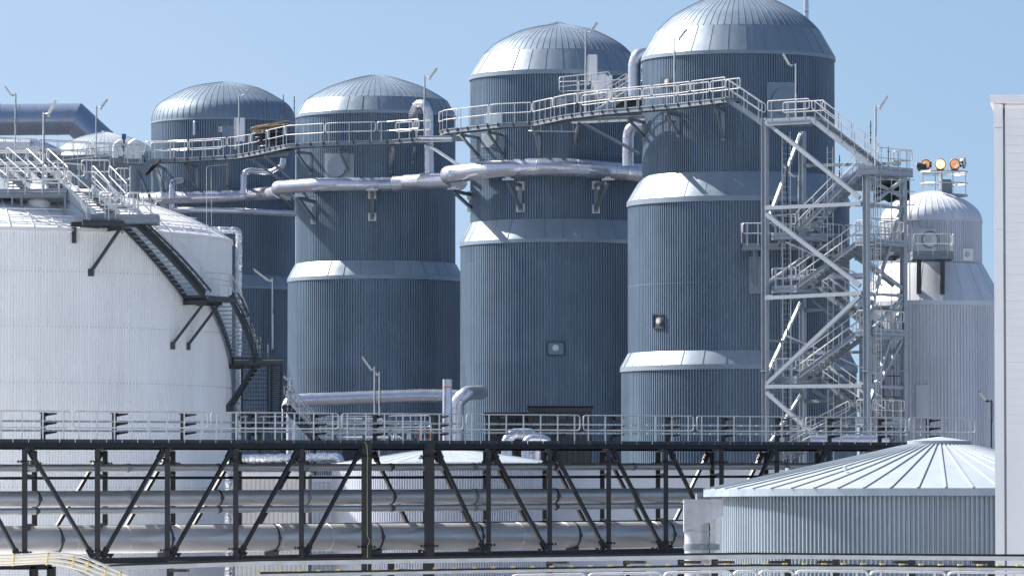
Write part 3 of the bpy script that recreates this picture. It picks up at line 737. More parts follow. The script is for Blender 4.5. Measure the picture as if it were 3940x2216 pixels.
roofp = [(0, 690), (400, 725), (620, 775), (800, 835), (900, 880), (984, 927)]
pr = [(max(.01, S(r, DW)), zof(cxw, y, DW)) for r, y in spline(roofp, 5)]
mb = MB(); mb.lathe(pr, wt.c, 160, True)
for k in range(70):
    a = 2*math.pi*k/70; ca, sa = math.cos(a), math.sin(a)
    for (r0, z0), (r1, z1) in zip(pr[3:], pr[4:]): mb.bar(V((wt.c.x+r0*ca, wt.c.y+r0*sa, z0+.02)), V((wt.c.x+r1*ca, wt.c.y+r1*sa, z1+.02)), .05, .05)
mb.lathe([(RW+.05, zr+.04), (RW+.06, zr-.12), (RW, zr-.12)], wt.c, 160)
mb.build('roof', 'whiteroof', wt.o)
# low snow-guard rails round the roof edge
mb = MB()
for rr, dz in ((RW-.5, .22), (RW-.5, .38), (RW-1.1, .45)):
    mb.tube([V((wt.c.x+rr*math.cos(R(a)), wt.c.y+rr*math.sin(R(a)), zr+dz+(RW-rr)*.45)) for a in range(-92, -14, 2)], .02, 5)
for a in range(-92, -14, 3):
    q = V((wt.c.x+(RW-.5)*math.cos(R(a)), wt.c.y+(RW-.5)*math.sin(R(a)), zr+.2)); mb.box(q+UP*.1, .03, .03, .4)
mb.build('snow_guard', 'whiteroof', wt.o)
# manhole drum on the roof
q = P(148, 800, 241); mb = MB(); z1 = P(148, 826, 241).z; z2 = P(148, 775, 241).z; z3 = P(148, 755, 241).z
mb.lathe([(S(46, 241), z1-.5), (S(46, 241), z2), (S(30, 241), z3), (.01, z3+.02)], (q.x, q.y), 20, False); mb.build('roof_drum', 'whiteroof', wt.o)

# helical stair on the tank
hs = thing('spiral_stair', 'dark steel stair winding down the right side of the white tank', 'stair', tuple(wt.c+V((RW*.9, -RW*.5, 5))))
ri, ro = RW+.18, RW+1.28
def hp(phi, r, z): a = R(phi-90); return V((wt.c.x+r*math.cos(a), wt.c.y+r*math.sin(a), z))
zA, zB, zC, zD = P(0, 855, 239.5).z, P(0, 1143, 244).z, P(0, 1383, 248).z, P(0, 1640, 252).z
def hflight(p0, z0, p1, z1, n):
    mb = MB()
    for rr, h_ in ((ri, .3), (ro, .3)):
        for k in range(8):
            a, b = k/8, (k+1)/8; mb.bar(hp(p0+(p1-p0)*a, rr, z0+(z1-z0)*a), hp(p0+(p1-p0)*b, rr, z0+(z1-z0)*b), .09, h_)
    mb.bar(hp(p0, ri, z0), hp(p0, ro, z0), .08, .08); mb.bar(hp(p1, ri, z1), hp(p1, ro, z1), .08, .08)
    f = mb.build('stair_flight', 'dark', hs)
    for k in range(1, n):
        t = k/n; ph = p0+(p1-p0)*t; z = z0+(z1-z0)*t; dp = 1.0*.12/ri*57.3
        mb = MB(); a, b = hp(ph-dp, ri, z), hp(ph-dp, ro, z); c, d = hp(ph+dp, ro, z), hp(ph+dp, ri, z); dn = -UP*.04
        mb.add([a, b, c, d, a+dn, b+dn, c+dn, d+dn], [(0,1,2,3),(7,6,5,4),(0,4,5,1),(1,5,6,2),(2,6,7,3),(3,7,4,0)]); mb.build('tread', 'steel', f, hs)
    # cable ladder alongside the outer stringer
    mb = MB()
    for rr in (ro+.12, ro+.42):
        for k in range(8):
            a, b = k/8, (k+1)/8; mb.bar(hp(p0+(p1-p0)*a, rr, z0+.2+(z1-z0)*a), hp(p0+(p1-p0)*b, rr, z0+.2+(z1-z0)*b), .03, .12)
    for k in range(22):
        t = k/22; t2 = t+.02*(1 if k % 2 else -1); mb.bar(hp(p0+(p1-p0)*t, ro+.12, z0+.17+(z1-z0)*t), hp(p0+(p1-p0)*t2, ro+.42, z0+.17+(z1-z0)*t2), .03, .03)
    mb.build('cable_ladder', 'dark', hs)
    railing(hs, [hp(p0+(p1-p0)*k/10, ro, z0+.1+(z1-z0)*k/10) for k in range(11)], panel=12, spacing=1.3, m='galv')
def hland(p0, p1, z):
    k = 6; mb = MB(); pi_ = [hp(p0+(p1-p0)*j/k, ri, z) for j in range(k+1)]; po = [hp(p0+(p1-p0)*j/k, ro+.35, z) for j in range(k+1)]
    for j in range(k): 
        dn = -UP*.05; mb.add([pi_[j], po[j], po[j+1], pi_[j+1]]+[q+dn for q in (pi_[j], po[j], po[j+1], pi_[j+1])], [(0,1,2,3),(7,6,5,4),(0,4,5,1),(1,5,6,2),(2,6,7,3),(3,7,4,0)])
        mb.bar(po[j]-UP*.15, po[j+1]-UP*.15, .06, .2); mb.bar(pi_[j]-UP*.15, pi_[j+1]-UP*.15, .06, .2)
    mb.build('landing', 'dark', hs); railing(hs, [hp(p0+(p1-p0)*j/k, ro+.1, z) for j in range(k+1)], panel=8, spacing=1.1, m='galv')
hland(26, 38, zA); hflight(38, zA, 57, zB, 17); hland(56.5, 67, zB); hflight(67, zB, 84, zC, 15); hland(83.5, 94, zC)
landing(hs, P(900, 1384, 248.5), P(1088, 1384, 248.5), V((0, 1.0, 0)), .2, 'dark', rails=())
flight(hs, P(930, 1402, 248.8), P(932, 1660, 252.5), V((1.25, 0, 0)), 16, m='dark', tm='steel', st=.05, rails=(1, 1))
mb = MB()
for x in (1046, 1082): mb.bar(P(x, 1395, 248.8), P(x-4, 1620, 252), .1, .1)
for k in range(26): mb.bar(P(1046, 1400+k*8.4, 248.9+k*.12), P(1082, 1404+k*8.4, 248.9+k*.12), .05, .05)
mb.build('cable_ladder', 'dark', hs)
def hbr(ph, z, drop, inn=0):
    mb = MB(); t = hp(ph, ro-.05, z-.3); f = hp(ph-4, RW+.03, z-.3-drop); mb.hbeam(t, f, .13, .13); mb.hbeam(hp(ph, RW, z-.3), hp(ph, ro+.1, z-.3), .16, .2)
    mb.bar(f+UP*.15, f-UP*.2, .3, .03); mb.build('bracket', 'dark', hs)
for ph, z in ((35, zA), (57.5, zB), (63, zB), (85, zC), (90, zC)): hbr(ph, z, 2.0)
mb = MB(); mb.hbeam(hp(27, RW+.06, zA-.25), hp(27, RW+.06, zA-1.0), .2, .2); mb.build('hanger', 'dark', hs)

# platforms and stairs over the tank roof
rp = thing('roof_platform', 'galvanised platforms and stair flights crossing the white tank roof', 'platform', tuple(P(250, 780, 242)))
zq1 = P(0, 737, 240).z; zq2 = P(0, 836, 238.6).z
def Q(x, y, z): return PL(x, y, z-CAMZ)
p1 = [Q(-60, 752, zq1), Q(0, 740, zq1), Q(85, 737, zq1), Q(255, 737, zq1)]
landing(rp, P(-60, 739, 240.0), P(255, 737, 240.0), V((0, 2.4, 0)), .25, 'steel', rails=('front', 'back'))
landing(rp, P(348, 836, 238.6), P(607, 836, 238.6), V((0, 1.3, 0)), .25, 'steel', rails=())
railing(rp, [P(378, 834, 238.6), P(472, 834, 238.6)], panel=3, spacing=1.0); railing(rp, [P(486, 834, 238.7), P(556, 834, 238.7)], panel=3, spacing=.9)
railing(rp, [P(420, 836, 239.8), P(607, 836, 239.8)], panel=3, spacing=.9)
flight(rp, P(256, 740, 240.2), P(360, 832, 239.2), V((1, .25, 0)).normalized()*1.15, 9, m='pale_steel', sh=.5)
landing(rp, P(300, 700, 244), P(420, 700, 244), V((0, 1.2, 0)), .2, 'steel', rails=('back',))
flight(rp, P(-60, 650, 243), P(30, 730, 241.5), V((1, .25, 0)).normalized(), 7, m='pale_steel', sh=.5)
flight(rp, P(98, 656, 246), P(182, 735, 244), V((1, .25, 0)).normalized(), 8, m='pale_steel', sh=.4)
flight(rp, P(352, 722, 242.5), P(425, 800, 241), V((1, .25, 0)).normalized()*.8, 7, m='pale_steel', sh=.3)
landing(rp, P(-60, 672, 246), P(160, 668, 246), V((0, 1.2, 0)), .25, 'steel', rails=('front', 'back'))
railing(rp, [P(440, 735, 243), P(505, 735, 243)], panel=1, spacing=.3, h=1.05, third=True)
railing(rp, [P(200, 715, 244), P(330, 725, 244)], panel=2, spacing=.8)
for x in (47, 83, 250, 300, 470, 580):
    mb = MB(); mb.bar(P(x, 745 if x < 260 else 845, 240), P(x, 830 if x < 260 else 900, 240), .09, .09); mb.build('leg', 'steel', rp)
for x0, x1, y in ((-40, 150, 752), (60, 270, 765), (330, 600, 850)):
    mb = MB(); mb.hbeam(P(x0, y, 240.8), P(x1, y+4, 240.8), .2, .25); mb.build('beam', 'steel', rp)

# left gantry on the walkway level
lg = thing('walkway', 'high-level walkway on a deep steel girder at the upper left', 'walkway', tuple(PL(300, 610, ZL)), 'high-level silo walkways')
pl_ = [PL(-60, 594, ZL), PL(204, 601, ZL), PL(552, 624, ZL)]
a, b = pl_[0], pl_[2]
mb = MB(); mb.add([a, b, b+V((0, 1.2, 0)), a+V((0, 1.2, 0)), a-UP*.05, b-UP*.05, b+V((0, 1.2, -.05)), a+V((0, 1.2, -.05))], [(0,1,2,3),(7,6,5,4),(0,4,5,1),(2,6,7,3),(1,5,6,2),(3,7,4,0)]); mb.build('deck', 'deck', lg)
mb = MB(); mb.hbeam(a-UP*.5+V((0, .1, 0)), b-UP*.5+V((0, .1, 0)), .3, .75, .04); mb.bar(a+UP*.08, b+UP*.08, .015, .2); mb.build('girder', 'steel', lg)
railing(lg, [a, b], panel=4.2, spacing=1.25); railing(lg, [a+V((0, 1.2, 0)), b+V((0, 1.2, 0))], panel=4.2, spacing=1.25)
railing(lg, [P(-40, 690, 322), P(230, 652, 325), P(560, 618, 329.5)], panel=4.5, spacing=1.3)
mb = MB(); 
for x in (500, 530): mb.hbeam(P(x, 650, 328), gnd(P(x, 860, 328)), .25, .25)
mb.tube([P(512, 640, 326), gnd(P(512, 840, 326))], S(14, 326), 14); mb.build('column', 'steel', lg)
mb = MB(); mb.hbeam(P(532, 655, 328), P(585, 780, 328.5), .15, .15); mb.build('brace', 'steel', lg)
mb = MB()
for k in range(5): mb.tube(fillet([P(552+k*3, 668+k*2, 327+k*.2), P(585+k*4, 640, 327), P(606+k*3, 612, 328)], .6), .035, 6)
mb.build('cables', 'cable', lg)

# ---------------------------------------------------------------- far left background: duct, vessel, domed tank, valves
dc = thing('duct', 'large blue-grey steel duct with a mitred downward bend at the upper left', 'duct', tuple(P(100, 460, 400)))
mb = MB(); r_ = S(61, 400); A_, B_, C_ = P(-120, 463, 400), P(290, 459, 400), P(400, 560, 400)
d1, d2 = (B_-A_).normalized(), (C_-B_).normalized(); nm = (d1+d2).normalized(); u1 = V((0, 1, 0)); n = 40
def ringv(c, d, plane_n=None):
    w_ = d.cross(u1).normalized(); out = []
    for k in range(n):
        a = 2*math.pi*k/n; p = c+(u1*math.cos(a)+w_*math.sin(a))*r_
        if plane_n is not None: p = p+d*((c-p).dot(plane_n)/d.dot(plane_n))
        out.append(p)
    return out
ra, rb, rc = ringv(A_, d1), ringv(B_, d1, nm), ringv(C_, d2)
rb2 = ringv(B_, d2, nm)
mb.add(ra+rb, [(k, (k+1) % n, n+(k+1) % n, n+k) for k in range(n)], True)
mb.add(rb2+rc, [(k, (k+1) % n, n+(k+1) % n, n+k) for k in range(n)], True)
for x in (0, 75, 140, 220): mb.tube([P(x, 461, 400), P(x+2, 461, 400)], r_+.015, 40, caps=False)
mb.build('duct_body', 'duct', dc, sharp=15)
mb = MB(); mb.lathe([(S(22, 398), P(412, 505, 398).z), (S(23, 398), P(412, 520, 398).z), (S(23, 398), 30)], P(412, 505, 398), 24); mb.build('outlet', 'tankgrey', dc)
mb = MB(); mb.tube([P(-40, 561, 345), P(118, 561, 345)], S(26, 345), 24); v_ = solo(mb, 'vessel', 'whiteroof', 'white horizontal vessel behind railings at the far left', 'vessel')
mb = MB(); mb.tube([P(119, 563, 345), P(150, 563, 345), P(218, 590, 347)], S(24, 345), 24, radii=[S(25, 345), S(25, 345), S(22, 345)]); solo(mb, 'pipe_bend', 'alu', 'shaded grey pipe bend joined to the white horizontal vessel', 'pipe')
gd = silo('domed_tank', 'pale grey domed tank beyond the upper left walkway', 400, 372, [(0, 509), (30, 513), (90, 527), (150, 552), (205, 590), (225, 612)],
    [('wall', 224, 612, None)], 'tankgrey', 'tankgrey', 'tankroof', 60, 120, cat='tank')
pipe_thing([P(444, 640, 335), P(444, 560, 335), P(465, 542, 335), P(470, 600, 335)], S(10, 335), 'left of two small white elbows by the blue valve motor', 'white', bend=.3, seam=.3)
pipe_thing([P(498, 640, 335), P(500, 560, 335), P(520, 543, 335), P(528, 610, 335)], S(13, 335), 'right, fatter white elbow beside the blue valve motor', 'white', bend=.4, seam=.3)
vm = thing('valve', 'valve with a bright blue motor box above the walkway', 'valve', tuple(P(476, 580, 334)))
mb = MB(); mb.box(P(477, 527, 334), .26, .26, .36); mb.build('motor', 'blue', vm); mb = MB(); mb.tube([P(477, 538, 334), P(477, 600, 334)], .06, 8); mb.disc(P(477, 560, 334), (0, 1, 0), .18, .05); mb.build('stem', 'dark', vm)

# foil-wrapped pipe beside the white tank
mb = MB(); path = resample(fillet([P(770, 893, 252), P(775, 884, 252), P(919, 887, 252), gnd(P(917, 1570, 252))], .2), .1)
random.seed(3); mb.tube(path, .16, 14, radii=[S(13, 252)*random.uniform(.86, 1.12) for _ in path]); 
solo(mb, 'foil_pipe', 'foil', 'crumpled foil-wrapped pipe running off the white tank roof and down its side', 'pipe')

# ---------------------------------------------------------------- pole lamps
def lamp(x, yt, yb, D, h0, h1, label, m='galv', lit=False, side=0):
    b = P(x, yb, D)
    if x in (1441, 1460, 3814): b = gnd(b)
    t = thing('pole_lamp', label, 'lamp', tuple(b), 'pole lamps with tilted fluorescent heads')
    top = P(x, yt, D); mb = MB(); mb.tube([b, b.lerp(top, .5), top], .04, 8, radii=[.05, .045, .035]); mb.build('pole', m, t)
    a, c = P(h0[0], h0[1], D-.15), P(h1[0], h1[1], D-.15); d = (c-a).normalized(); sd = V((0, 1, 0)); up = d.cross(sd).normalized()
    mb = MB(); mb.frame((a+c)/2, d*(c-a).length/2, sd*.09, up*.035); mb.frame((a+c)/2+up*.05, d*(c-a).length*.42, sd*.05, up*.02)
    mb.tube([P(x, yt+8, D), a.lerp(c, .12)], .02, 6); mb.disc(a-d*.03-up*.05, sd, .06, .1, 10)
    hd = mb.build('lamp_head', m, t)
    mb = MB(); fr = -up if up.z > 0 else up
    for k in (-1, 1): mb.tube([a.lerp(c, .08)+sd*k*.04+fr*.05, a.lerp(c, .92)+sd*k*.04+fr*.05], .022, 8)
    mb.frame((a+c)/2-V((0, .1, 0)), d*(c-a).length*.42, V((0, .008, 0)), up*.03); mb.build('diffuser', 'lampglass' if h1[0] < x or m == 'black' or x == 167 else 'galv', hd, t)
    mb = MB(); mb.tube([P(x, yt+6, D)+V((.06, -.03, 0)), P(x, (yt*2+yb)/3, D)+V((.07, -.05, 0)), P(x, (yt+yb)/2, D)+V((.03, -.05, 0))], .012, 5); mb.build('cable', 'cable', t)
lamp(59, 358, 600, 322, (47, 369), (20, 333), 'lamp leaning left in front of the big blue-grey duct')
lamp(167, 432, 738, 241.5, (184, 443), (215, 387), 'lamp with a cream-faced head in front of the duct, on a thick pole')
lamp(370, 407, 606, 326, (388, 416), (413, 383), 'lamp over the upper left walkway just right of the duct bend')
lamp(919, 362, 600, 327, (938, 369), (965, 335), 'lamp standing before the smallest silo and its dome')
lamp(1633, 292, 530, 311, (1653, 301), (1682, 263), 'lamp beside the hooked pipe on the right of the pointed-dome silo')
lamp(2253, 116, 440, 294, (2271, 127), (2298, 87), 'lamp in front of the dome of the cone-capped silo')
lamp(2595, 143, 398, 286, (2613, 151), (2644, 112), 'lamp in front of the left side of the tallest dome')
lamp(3062, 246, 468, 280, (3040, 253), (3013, 207), 'lamp with head tipped left, before the right side of the tallest silo')
lamp(3368, 404, 650, 276, (3386, 415), (3415, 368), 'lamp against the sky on the right landing of the stair tower')
lamp(3073, 673, 850, 284, (3052, 680), (3014, 637), 'lamp head tipped left, inside the upper bay of the stair tower')
lamp(1441, 1410, 1700, 270, (1434, 1427), (1393, 1371), 'lamp in front of the middle silo foot, taller of two side by side')
lamp(1460, 1429, 1700, 271, (1455, 1445), (1440, 1425), 'shorter pole with a stubby head, right of its taller twin lamp')
lamp(3814, 1538, 1720, 240, (3795, 1543), (3766, 1505), 'black lamp at the right edge, in front of the pale silo foot', 'black')
lamp(1048, 1071, 1342, 250, (1036, 1081), (975, 1034), 'lamp above the lower landing of the dark winding stair')
lamp(1118, 1454, 1504, 262, (1108, 1462), (1092, 1446), 'short lamp on top of the two-banded vent stack')

# ---------------------------------------------------------------- upper platform with equipment by the cone-capped silo
ep = thing('service_platform', 'small raised platform with stair and railings against the cone-capped silo', 'platform', tuple(P(2330, 372, 300)))
landing(ep, P(2150, 372, 299), P(2470, 362, 298), V((0, 3, 0)), .3, 'steel', rails=('back',))
railing(ep, [P(2148, 372, 299), P(2350, 350, 298.8)], panel=3, spacing=.8)
railing(ep, [P(2430, 352, 298), P(2475, 352, 298)], panel=3, spacing=.8)
flight(ep, P(2415, 355, 298), P(2296, 428, 294), V((.3, 1, 0)).normalized()*.8, 9, m='pale_steel')
mb = MB(); mb.box(P(2400, 400, 300), 2.0, 2.0, .9); mb.build('base_frame', 'dark', ep)
cb = thing('equipment_cabinet', 'tall white cabinet standing on the raised platform beside the lamp', 'cabinet', tuple(P(2278, 300, 300)))
mb = MB(); mb.box(P(2281, 262, 300), .5, .5, 1.5); mb.build('cabinet_body', 'panel', cb); mb = MB(); mb.bar(P(2262, 216, 299.6), P(2262, 330, 299.6), .12, .1); mb.build('conduit', 'galv', cb)
cb2 = thing('equipment_cabinet', 'white cabinet and bent plate on the walkway before the smallest silo', 'cabinet', tuple(P(925, 560, 328)))
mb = MB(); mb.box(P(922, 500, 329.5), .65, .5, 1.5); mb.build('cabinet_body', 'panel', cb2); mb = MB(); mb.bar(P(905, 455, 329), P(905, 575, 329), .16, .1); mb.build('conduit', 'galv', cb2)
rb_ = thing('round_hatch', 'grey riveted round hatch with fittings on the raised platform', 'hatch', tuple(P(2318, 350, 301)))
mb = MB(); mb.disc(P(2318, 322, 300), (-.3, -1, 0), .55, .2, 28)
for k in range(14): mb.disc(P(2318, 322, 300)+V((math.cos(k*.449)*.47, -.2, math.sin(k*.449)*.47)), (-.3, -1, 0), .03, .06, 6)
mb.box(P(2318, 352, 301), 1.0, .6, 1.0); mb.build('hatch_cover', 'panel', rb_)
mb = MB(); mb.tube(fillet([P(2224, 350, 299.5), P(2224, 318, 299.5), P(2228, 312, 299.3)], .1), .07, 10); solo(mb, 'valve', 'alu', 'small upright bent valve pipe at the left of the raised platform', 'valve')
mb = MB(); mb.box(P(2352, 300, 299), .12, .12, .3); mb.tube([P(2352, 310, 299), P(2352, 345, 299)], .02, 6); solo(mb, 'control_box', 'panel', 'small white control box on a post by the raised platform stair', 'box')
for x, y, l in ((2135, 385, 'grey box hung behind the walkway railing left of the raised platform'), (2700, 392, None)):
    if l: mb = MB(); mb.box(P(x+25, y+12, 297), .6, .3, .5); solo(mb, 'control_box', 'pale_steel', l, 'box')

# scaffold timber pile between the first two silos
sc = thing('scaffold_stack', 'stack of scaffold boards and tubes on the walkway between the two left silos', 'scaffold', tuple(P(1060, 545, 322)))
random.seed(11); mb = MB(); mt = MB()
for k in range(16):
    y = 478+k*1.6+random.uniform(-3, 3); x0 = 985+random.uniform(-25, 15); mb.bar(P(x0, y+9, 320+random.random()*2), P(x0+random.uniform(90, 140), y-10+random.uniform(-3, 3), 320+random.random()*2), .24, .05)
for k in range(34):
    y = 500+k*1.7+random.uniform(-3, 3); x0 = 985+random.uniform(-15, 25); mt.tube([P(x0, y+6, 320+random.random()*2), P(x0+random.uniform(80, 130), y-4, 320+random.random()*2)], .035, 6)
mb.build('boards', 'wood', sc); mt.build('tubes', 'dark', sc)
for k, (x, y0, y1) in enumerate(((1024, 374, 520), (1090, 366, 480), (1132, 371, 470), (3350, 466, 640), (3230, 598, 760), (3418, 565, 650))):
    mb = MB(); D = 324 if k < 3 else 296; mb.tube([P(x, y1, D), P(x, y0, D)], .028, 6)
    for j in range(3): mb.disc(P(x, y0+20+j*26, D)-UP*.02, UP, .05, .05, 8)
    lab = ['scaffold tube in front of the right of the smallest dome', 'tallest scaffold tube at the right rim of the smallest dome', 'scaffold tube against the sky between the two left domes', 'scaffold tube beside the lamp on the stair tower', 'scaffold tube left of centre in the upper stair tower bay', 'short scaffold tube inside the tower top landing railing'][k]
    solo(mb, 'scaffold_tube', 'dark', lab, 'tube', 'upright scaffold tubes')
tpn = thing('tarpaulin_shelter', 'dark green tarpaulin stretched over scaffold behind the stair tower top', 'tarpaulin', tuple(P(3435, 790, 292)))
mb = MB(); g = 10; vs = []; random.seed(5)
for j in range(g+1):
    for i in range(g+1):
        x = 3365+135*i/g; y = 690+85*j/g+6*math.sin(i*1.7); q = P(x, y, 292); q.y += .35*math.sin(i*1.3+j)+random.uniform(-.15, .15); vs.append(q)
mb.add(vs, [(j*(g+1)+i, j*(g+1)+i+1, (j+1)*(g+1)+i+1, (j+1)*(g+1)+i) for j in range(g) for i in range(g)], True)
vs2 = [v+V((0, .06, 0)) for v in vs]; mb.add(vs2, [(j*(g+1)+i, (j+1)*(g+1)+i, (j+1)*(g+1)+i+1, j*(g+1)+i+1) for j in range(g) for i in range(g)], True)
mb.build('tarpaulin', 'tarp', tpn)
mb = MB()
for y in (690, 735, 785, 840, 900): mb.tube([P(3330, y, 291.5), P(3520, y+4, 291.5)], .03, 6)
for x in (3360, 3430, 3500): mb.tube([P(x, 680, 291.5), gnd(P(x, 1700, 291.5))], .03, 6)
mb.build('scaffold_frame', 'galv', tpn)
mb = MB(); mb.tube(fillet([P(3475, 700, 322), P(3200, 700, 322), gnd(P(3200, 700, 322))], 1.0), S(36, 322), 28); solo(mb, 'duct', 'duct', 'dark blue horizontal duct glimpsed through the upper stair tower', 'duct')
random.seed(9)
sc2 = thing('scaffold_stack', 'low scaffold of tubes behind the right landings of the stair tower', 'scaffold', tuple(P(3430, 1700, 288)))
mb = MB()
for x in (3358, 3400, 3440, 3475): mb.tube([P(x, 1410+random.randint(0, 40), 288), gnd(P(x, 1760, 288))], .03, 6)
for y in (1445, 1525, 1580, 1640): mb.tube([P(3350, y, 288), P(3490, y+2, 288)], .03, 6)
mb.build('tubes', 'dark', sc2)

# ---------------------------------------------------------------- floodlight mast on the pale silo
fm = thing('light_cage', 'round railed light cage perched above the pale silo dome', 'light mast', tuple(P(3633, 753, 301)))
def ring(cx, y, rpx, D, tr, mb): 
    c = P(cx, y, D); r_ = S(rpx, D); mb.tube([V((c.x+r_*math.cos(a*math.pi/18), c.y+r_*math.sin(a*math.pi/18), c.z)) for a in range(36)], tr, 6, closed=True)
for y, tr, nm_ in ((664, .045, 'top_ring'), (708, .04, 'middle_ring'), (753, .05, 'base_ring')):
    mb = MB(); ring(3633, y, 89, 301, tr, mb)
    if y == 664: ring(3633, y+7, 84, 301, .025, mb)
    if y == 753: c = P(3633, y, 301); mb.lathe([(.01, c.z), (S(89, 301), c.z), (S(89, 301), c.z-.06), (.01, c.z-.06)], c, 36)
    mb.build(nm_, 'galv', fm)
c = P(3633, 753, 301); h_ = P(0, 664, 301).z-P(0, 753, 301).z; r_ = S(89, 301)
for k in range(8):
    a = k*math.pi/4+.3; o = bpy.data.objects.new('post', post_mesh(h_, .05, 'galv')); C.objects.link(o); o.parent = fm; o.location = V((c.x+r_*math.cos(a), c.y+r_*math.sin(a), c.z))-ORG[fm]
mb = MB(); mb.tube([P(3622, 760, 300.5), P(3622, 665, 300.5)], .09, 10); mb.tube([V((c.x, c.y, c.z)), V((c.x, c.y, c.z-3))], .4, 16); mb.build('mast', 'galv', fm)
mb = MB(); mb.box(P(3641, 728, 300), .55, .5, 1.1); mb.box(P(3658, 726, 300.1), .12, .4, .8); mb.build('control_box', 'steel', fm)
def flood(x, y, rpx, aim, glass, label):
    p = P(x, y, 299.6); D = 299.6; r_ = S(rpx, D); d = V(aim).normalized(); b = p-UP*r_*1.2
    t = thing('floodlight', label, 'floodlight', tuple(b), 'floodlights round the light cage')
    path = [p-d*r_*1.1, p-d*r_*.9, p-d*r_*.4, p, p+d*.05]; mb = MB(); mb.tube(path, r_, 24, radii=[r_*.35, r_*.55, r_*.9, r_, r_*1.02]); mb.build('housing', 'chrome' if glass == 'chrome' else 'dark', t)
    mb = MB(); sd = d.cross(UP).normalized(); ri_ = [p+d*.06+(sd*math.cos(a)+sd.cross(d)*math.sin(a))*r_ for a in [k*math.pi/14 for k in range(28)]]; mb.tube(ri_, .035, 6, closed=True); mb.build('rim', 'orange' if glass != 'chrome' else 'galv', t)
    mb = MB(); mb.tube([p+d*.05, p+d*.07, p+d*.12], r_, 24, radii=[r_*.95, r_*.93, r_*.3]); mb.build('glass', glass if glass != 'chrome' else 'galv', t)
    mb = MB(); mb.box(p-d*r_*1.2-UP*.08, .35, .35, .32); mb.bar(p-sd*r_*1.05, b-sd*r_*.6, .05, .05); mb.bar(p+sd*r_*1.05, b+sd*r_*.6, .05, .05); mb.bar(b-sd*r_*.6, b+sd*r_*.6, .06, .06); mb.build('yoke', 'dark', t)
flood(3564, 631, 17, (-.55, -1, -.15), 'warm', 'floodlight with warm pinkish glass, second from left on the cage')
flood(3618, 632, 19, (.02, -1, -.15), 'lit', 'brightly lit floodlight in the middle of the light cage')
flood(3674, 631, 19, (-.15, -1, -.2), 'warm', 'amber floodlight right of the brightly lit one')
flood(3708, 625, 18, (1, -.35, .1), 'chrome', 'chrome-backed floodlight at the right, turned away')
flood(3537, 640, 14, (-1, .5, -.1), 'warm', 'dark floodlight turned away at the left end of the cage')

# ---------------------------------------------------------------- pipe bridge
def Db(x): return 1/(1/180+(x-400)/2100*(1/196-1/180))
A0, A1 = P(-300, 1700.5, Db(-300)), P(3700, 1713, Db(3700)); B0, B1 = P(-300, 2170, Db(-300)), P(3700, 2100, Db(3700))
top = lambda x: online(A0, A1, x); bot = lambda x: online(B0, B1, x)
FO = V((-.15, 5.3, 0))
bd = (A1-A0); bd.z = 0; bd.normalize(); bn = V((-bd.y, bd.x, 0))
br = thing('pipe_bridge', 'black steel truss bridge carrying pipes and a railed deck across the whole picture', 'pipe bridge', tuple(bot(1500)-UP*2))
for o_, nm_ in ((V((0, 0, 0)), 'n'), (FO, 'f')):
    mb = MB(); mb.hbeam(A0+o_-UP*.09, A1+o_-UP*.09, .2, .16, .02); mb.build('top_chord', 'black', br)
    mb = MB(); mb.hbeam(B0+o_, B1+o_, .2, .18, .02); mb.build('bottom_chord', 'black', br)
cols = [-185, 95, 375, 644, 907, 1160, 1411, 1652, 1880, 2115, 2342, 2562, 2776, 2989, 3190, 3390, 3590]
for i, x in enumerate(cols):
    main = x in (1411, 1652); w_ = .36 if main else .175
    for o_ in (V((0, 0, 0)), FO):
        a, b = top(x)+o_-UP*.2, bot(x)+o_
        if main: b = V((b.x, b.y, 0)); a = a+UP*.2
        mb = MB(); mb.hbeam(a, b, w_, w_, .03, up=V((0, 1, 0)))
        for z_ in (a.z-.45, bot(x).z+.35):              # bolted splice plates
            mb.box((a.x, a.y, z_), w_+.14, w_+.14, .035, math.atan2(bd.y, bd.x))
            for k in (-1, 1):
                for j in (-1, 1): mb.tube([V((a.x, a.y, z_-.05))+bd*k*(w_/2+.12)+bn*j*.08, V((a.x, a.y, z_+.05))+bd*k*(w_/2+.12)+bn*j*.08], .022, 6)
            mb.bar(V((a.x, a.y, z_))-bd*(w_/2+.17), V((a.x, a.y, z_))+bd*(w_/2+.17), .22, .03)
        mb.build('column', 'black', br)
    mb = MB(); mb.hbeam(top(x)-UP*.12, top(x)+FO-UP*.12, .15, .2)
    for dz in (1.15, 2.85): 
        q = top(x)-UP*dz; mb.hbeam(q, q+FO, .15, .16)
    mb.hbeam(bot(x), bot(x)+FO, .15, .2); mb.build('cross_beam', 'black', br)
def diag(x0, y0, x1, y1, o_=V((0, 0, 0))):
    t, b = top(x0)+o_-UP*.32, bot(x1)+o_+UP*.22; mb = MB(); mb.bar(t, b, .12, .115); d = (b-t).normalized()
    for e, sg in ((t, 1), (b, -1)):
        mb.bar(e-d*.12*sg, e+d*sg*.28, .03, .24)
        for k in range(6): mb.disc(e+d*sg*(.0+.1*(k//2))+d.cross(bn)*(k % 2-.5)*.16-bn*.03, -bn, .03, .04, 6)
    mb.build('diagonal_brace', 'black', br)
dl = [(-185+40, 95-25), (95+22, 375-22), (644-20, 375+22), (907-20, 644+20), (1160-20, 907+20), (1411-28, 1160+20), (1652+35, 1880-20), (1880+20, 2115-20), (2115+20, 2342-20), (2342+20, 2562-20), (2562+20, 2776-20), (2989-20, 2776+20), (3190-20, 2989+20)]
for x0, x1 in dl: diag(x0, 0, x1, 0)
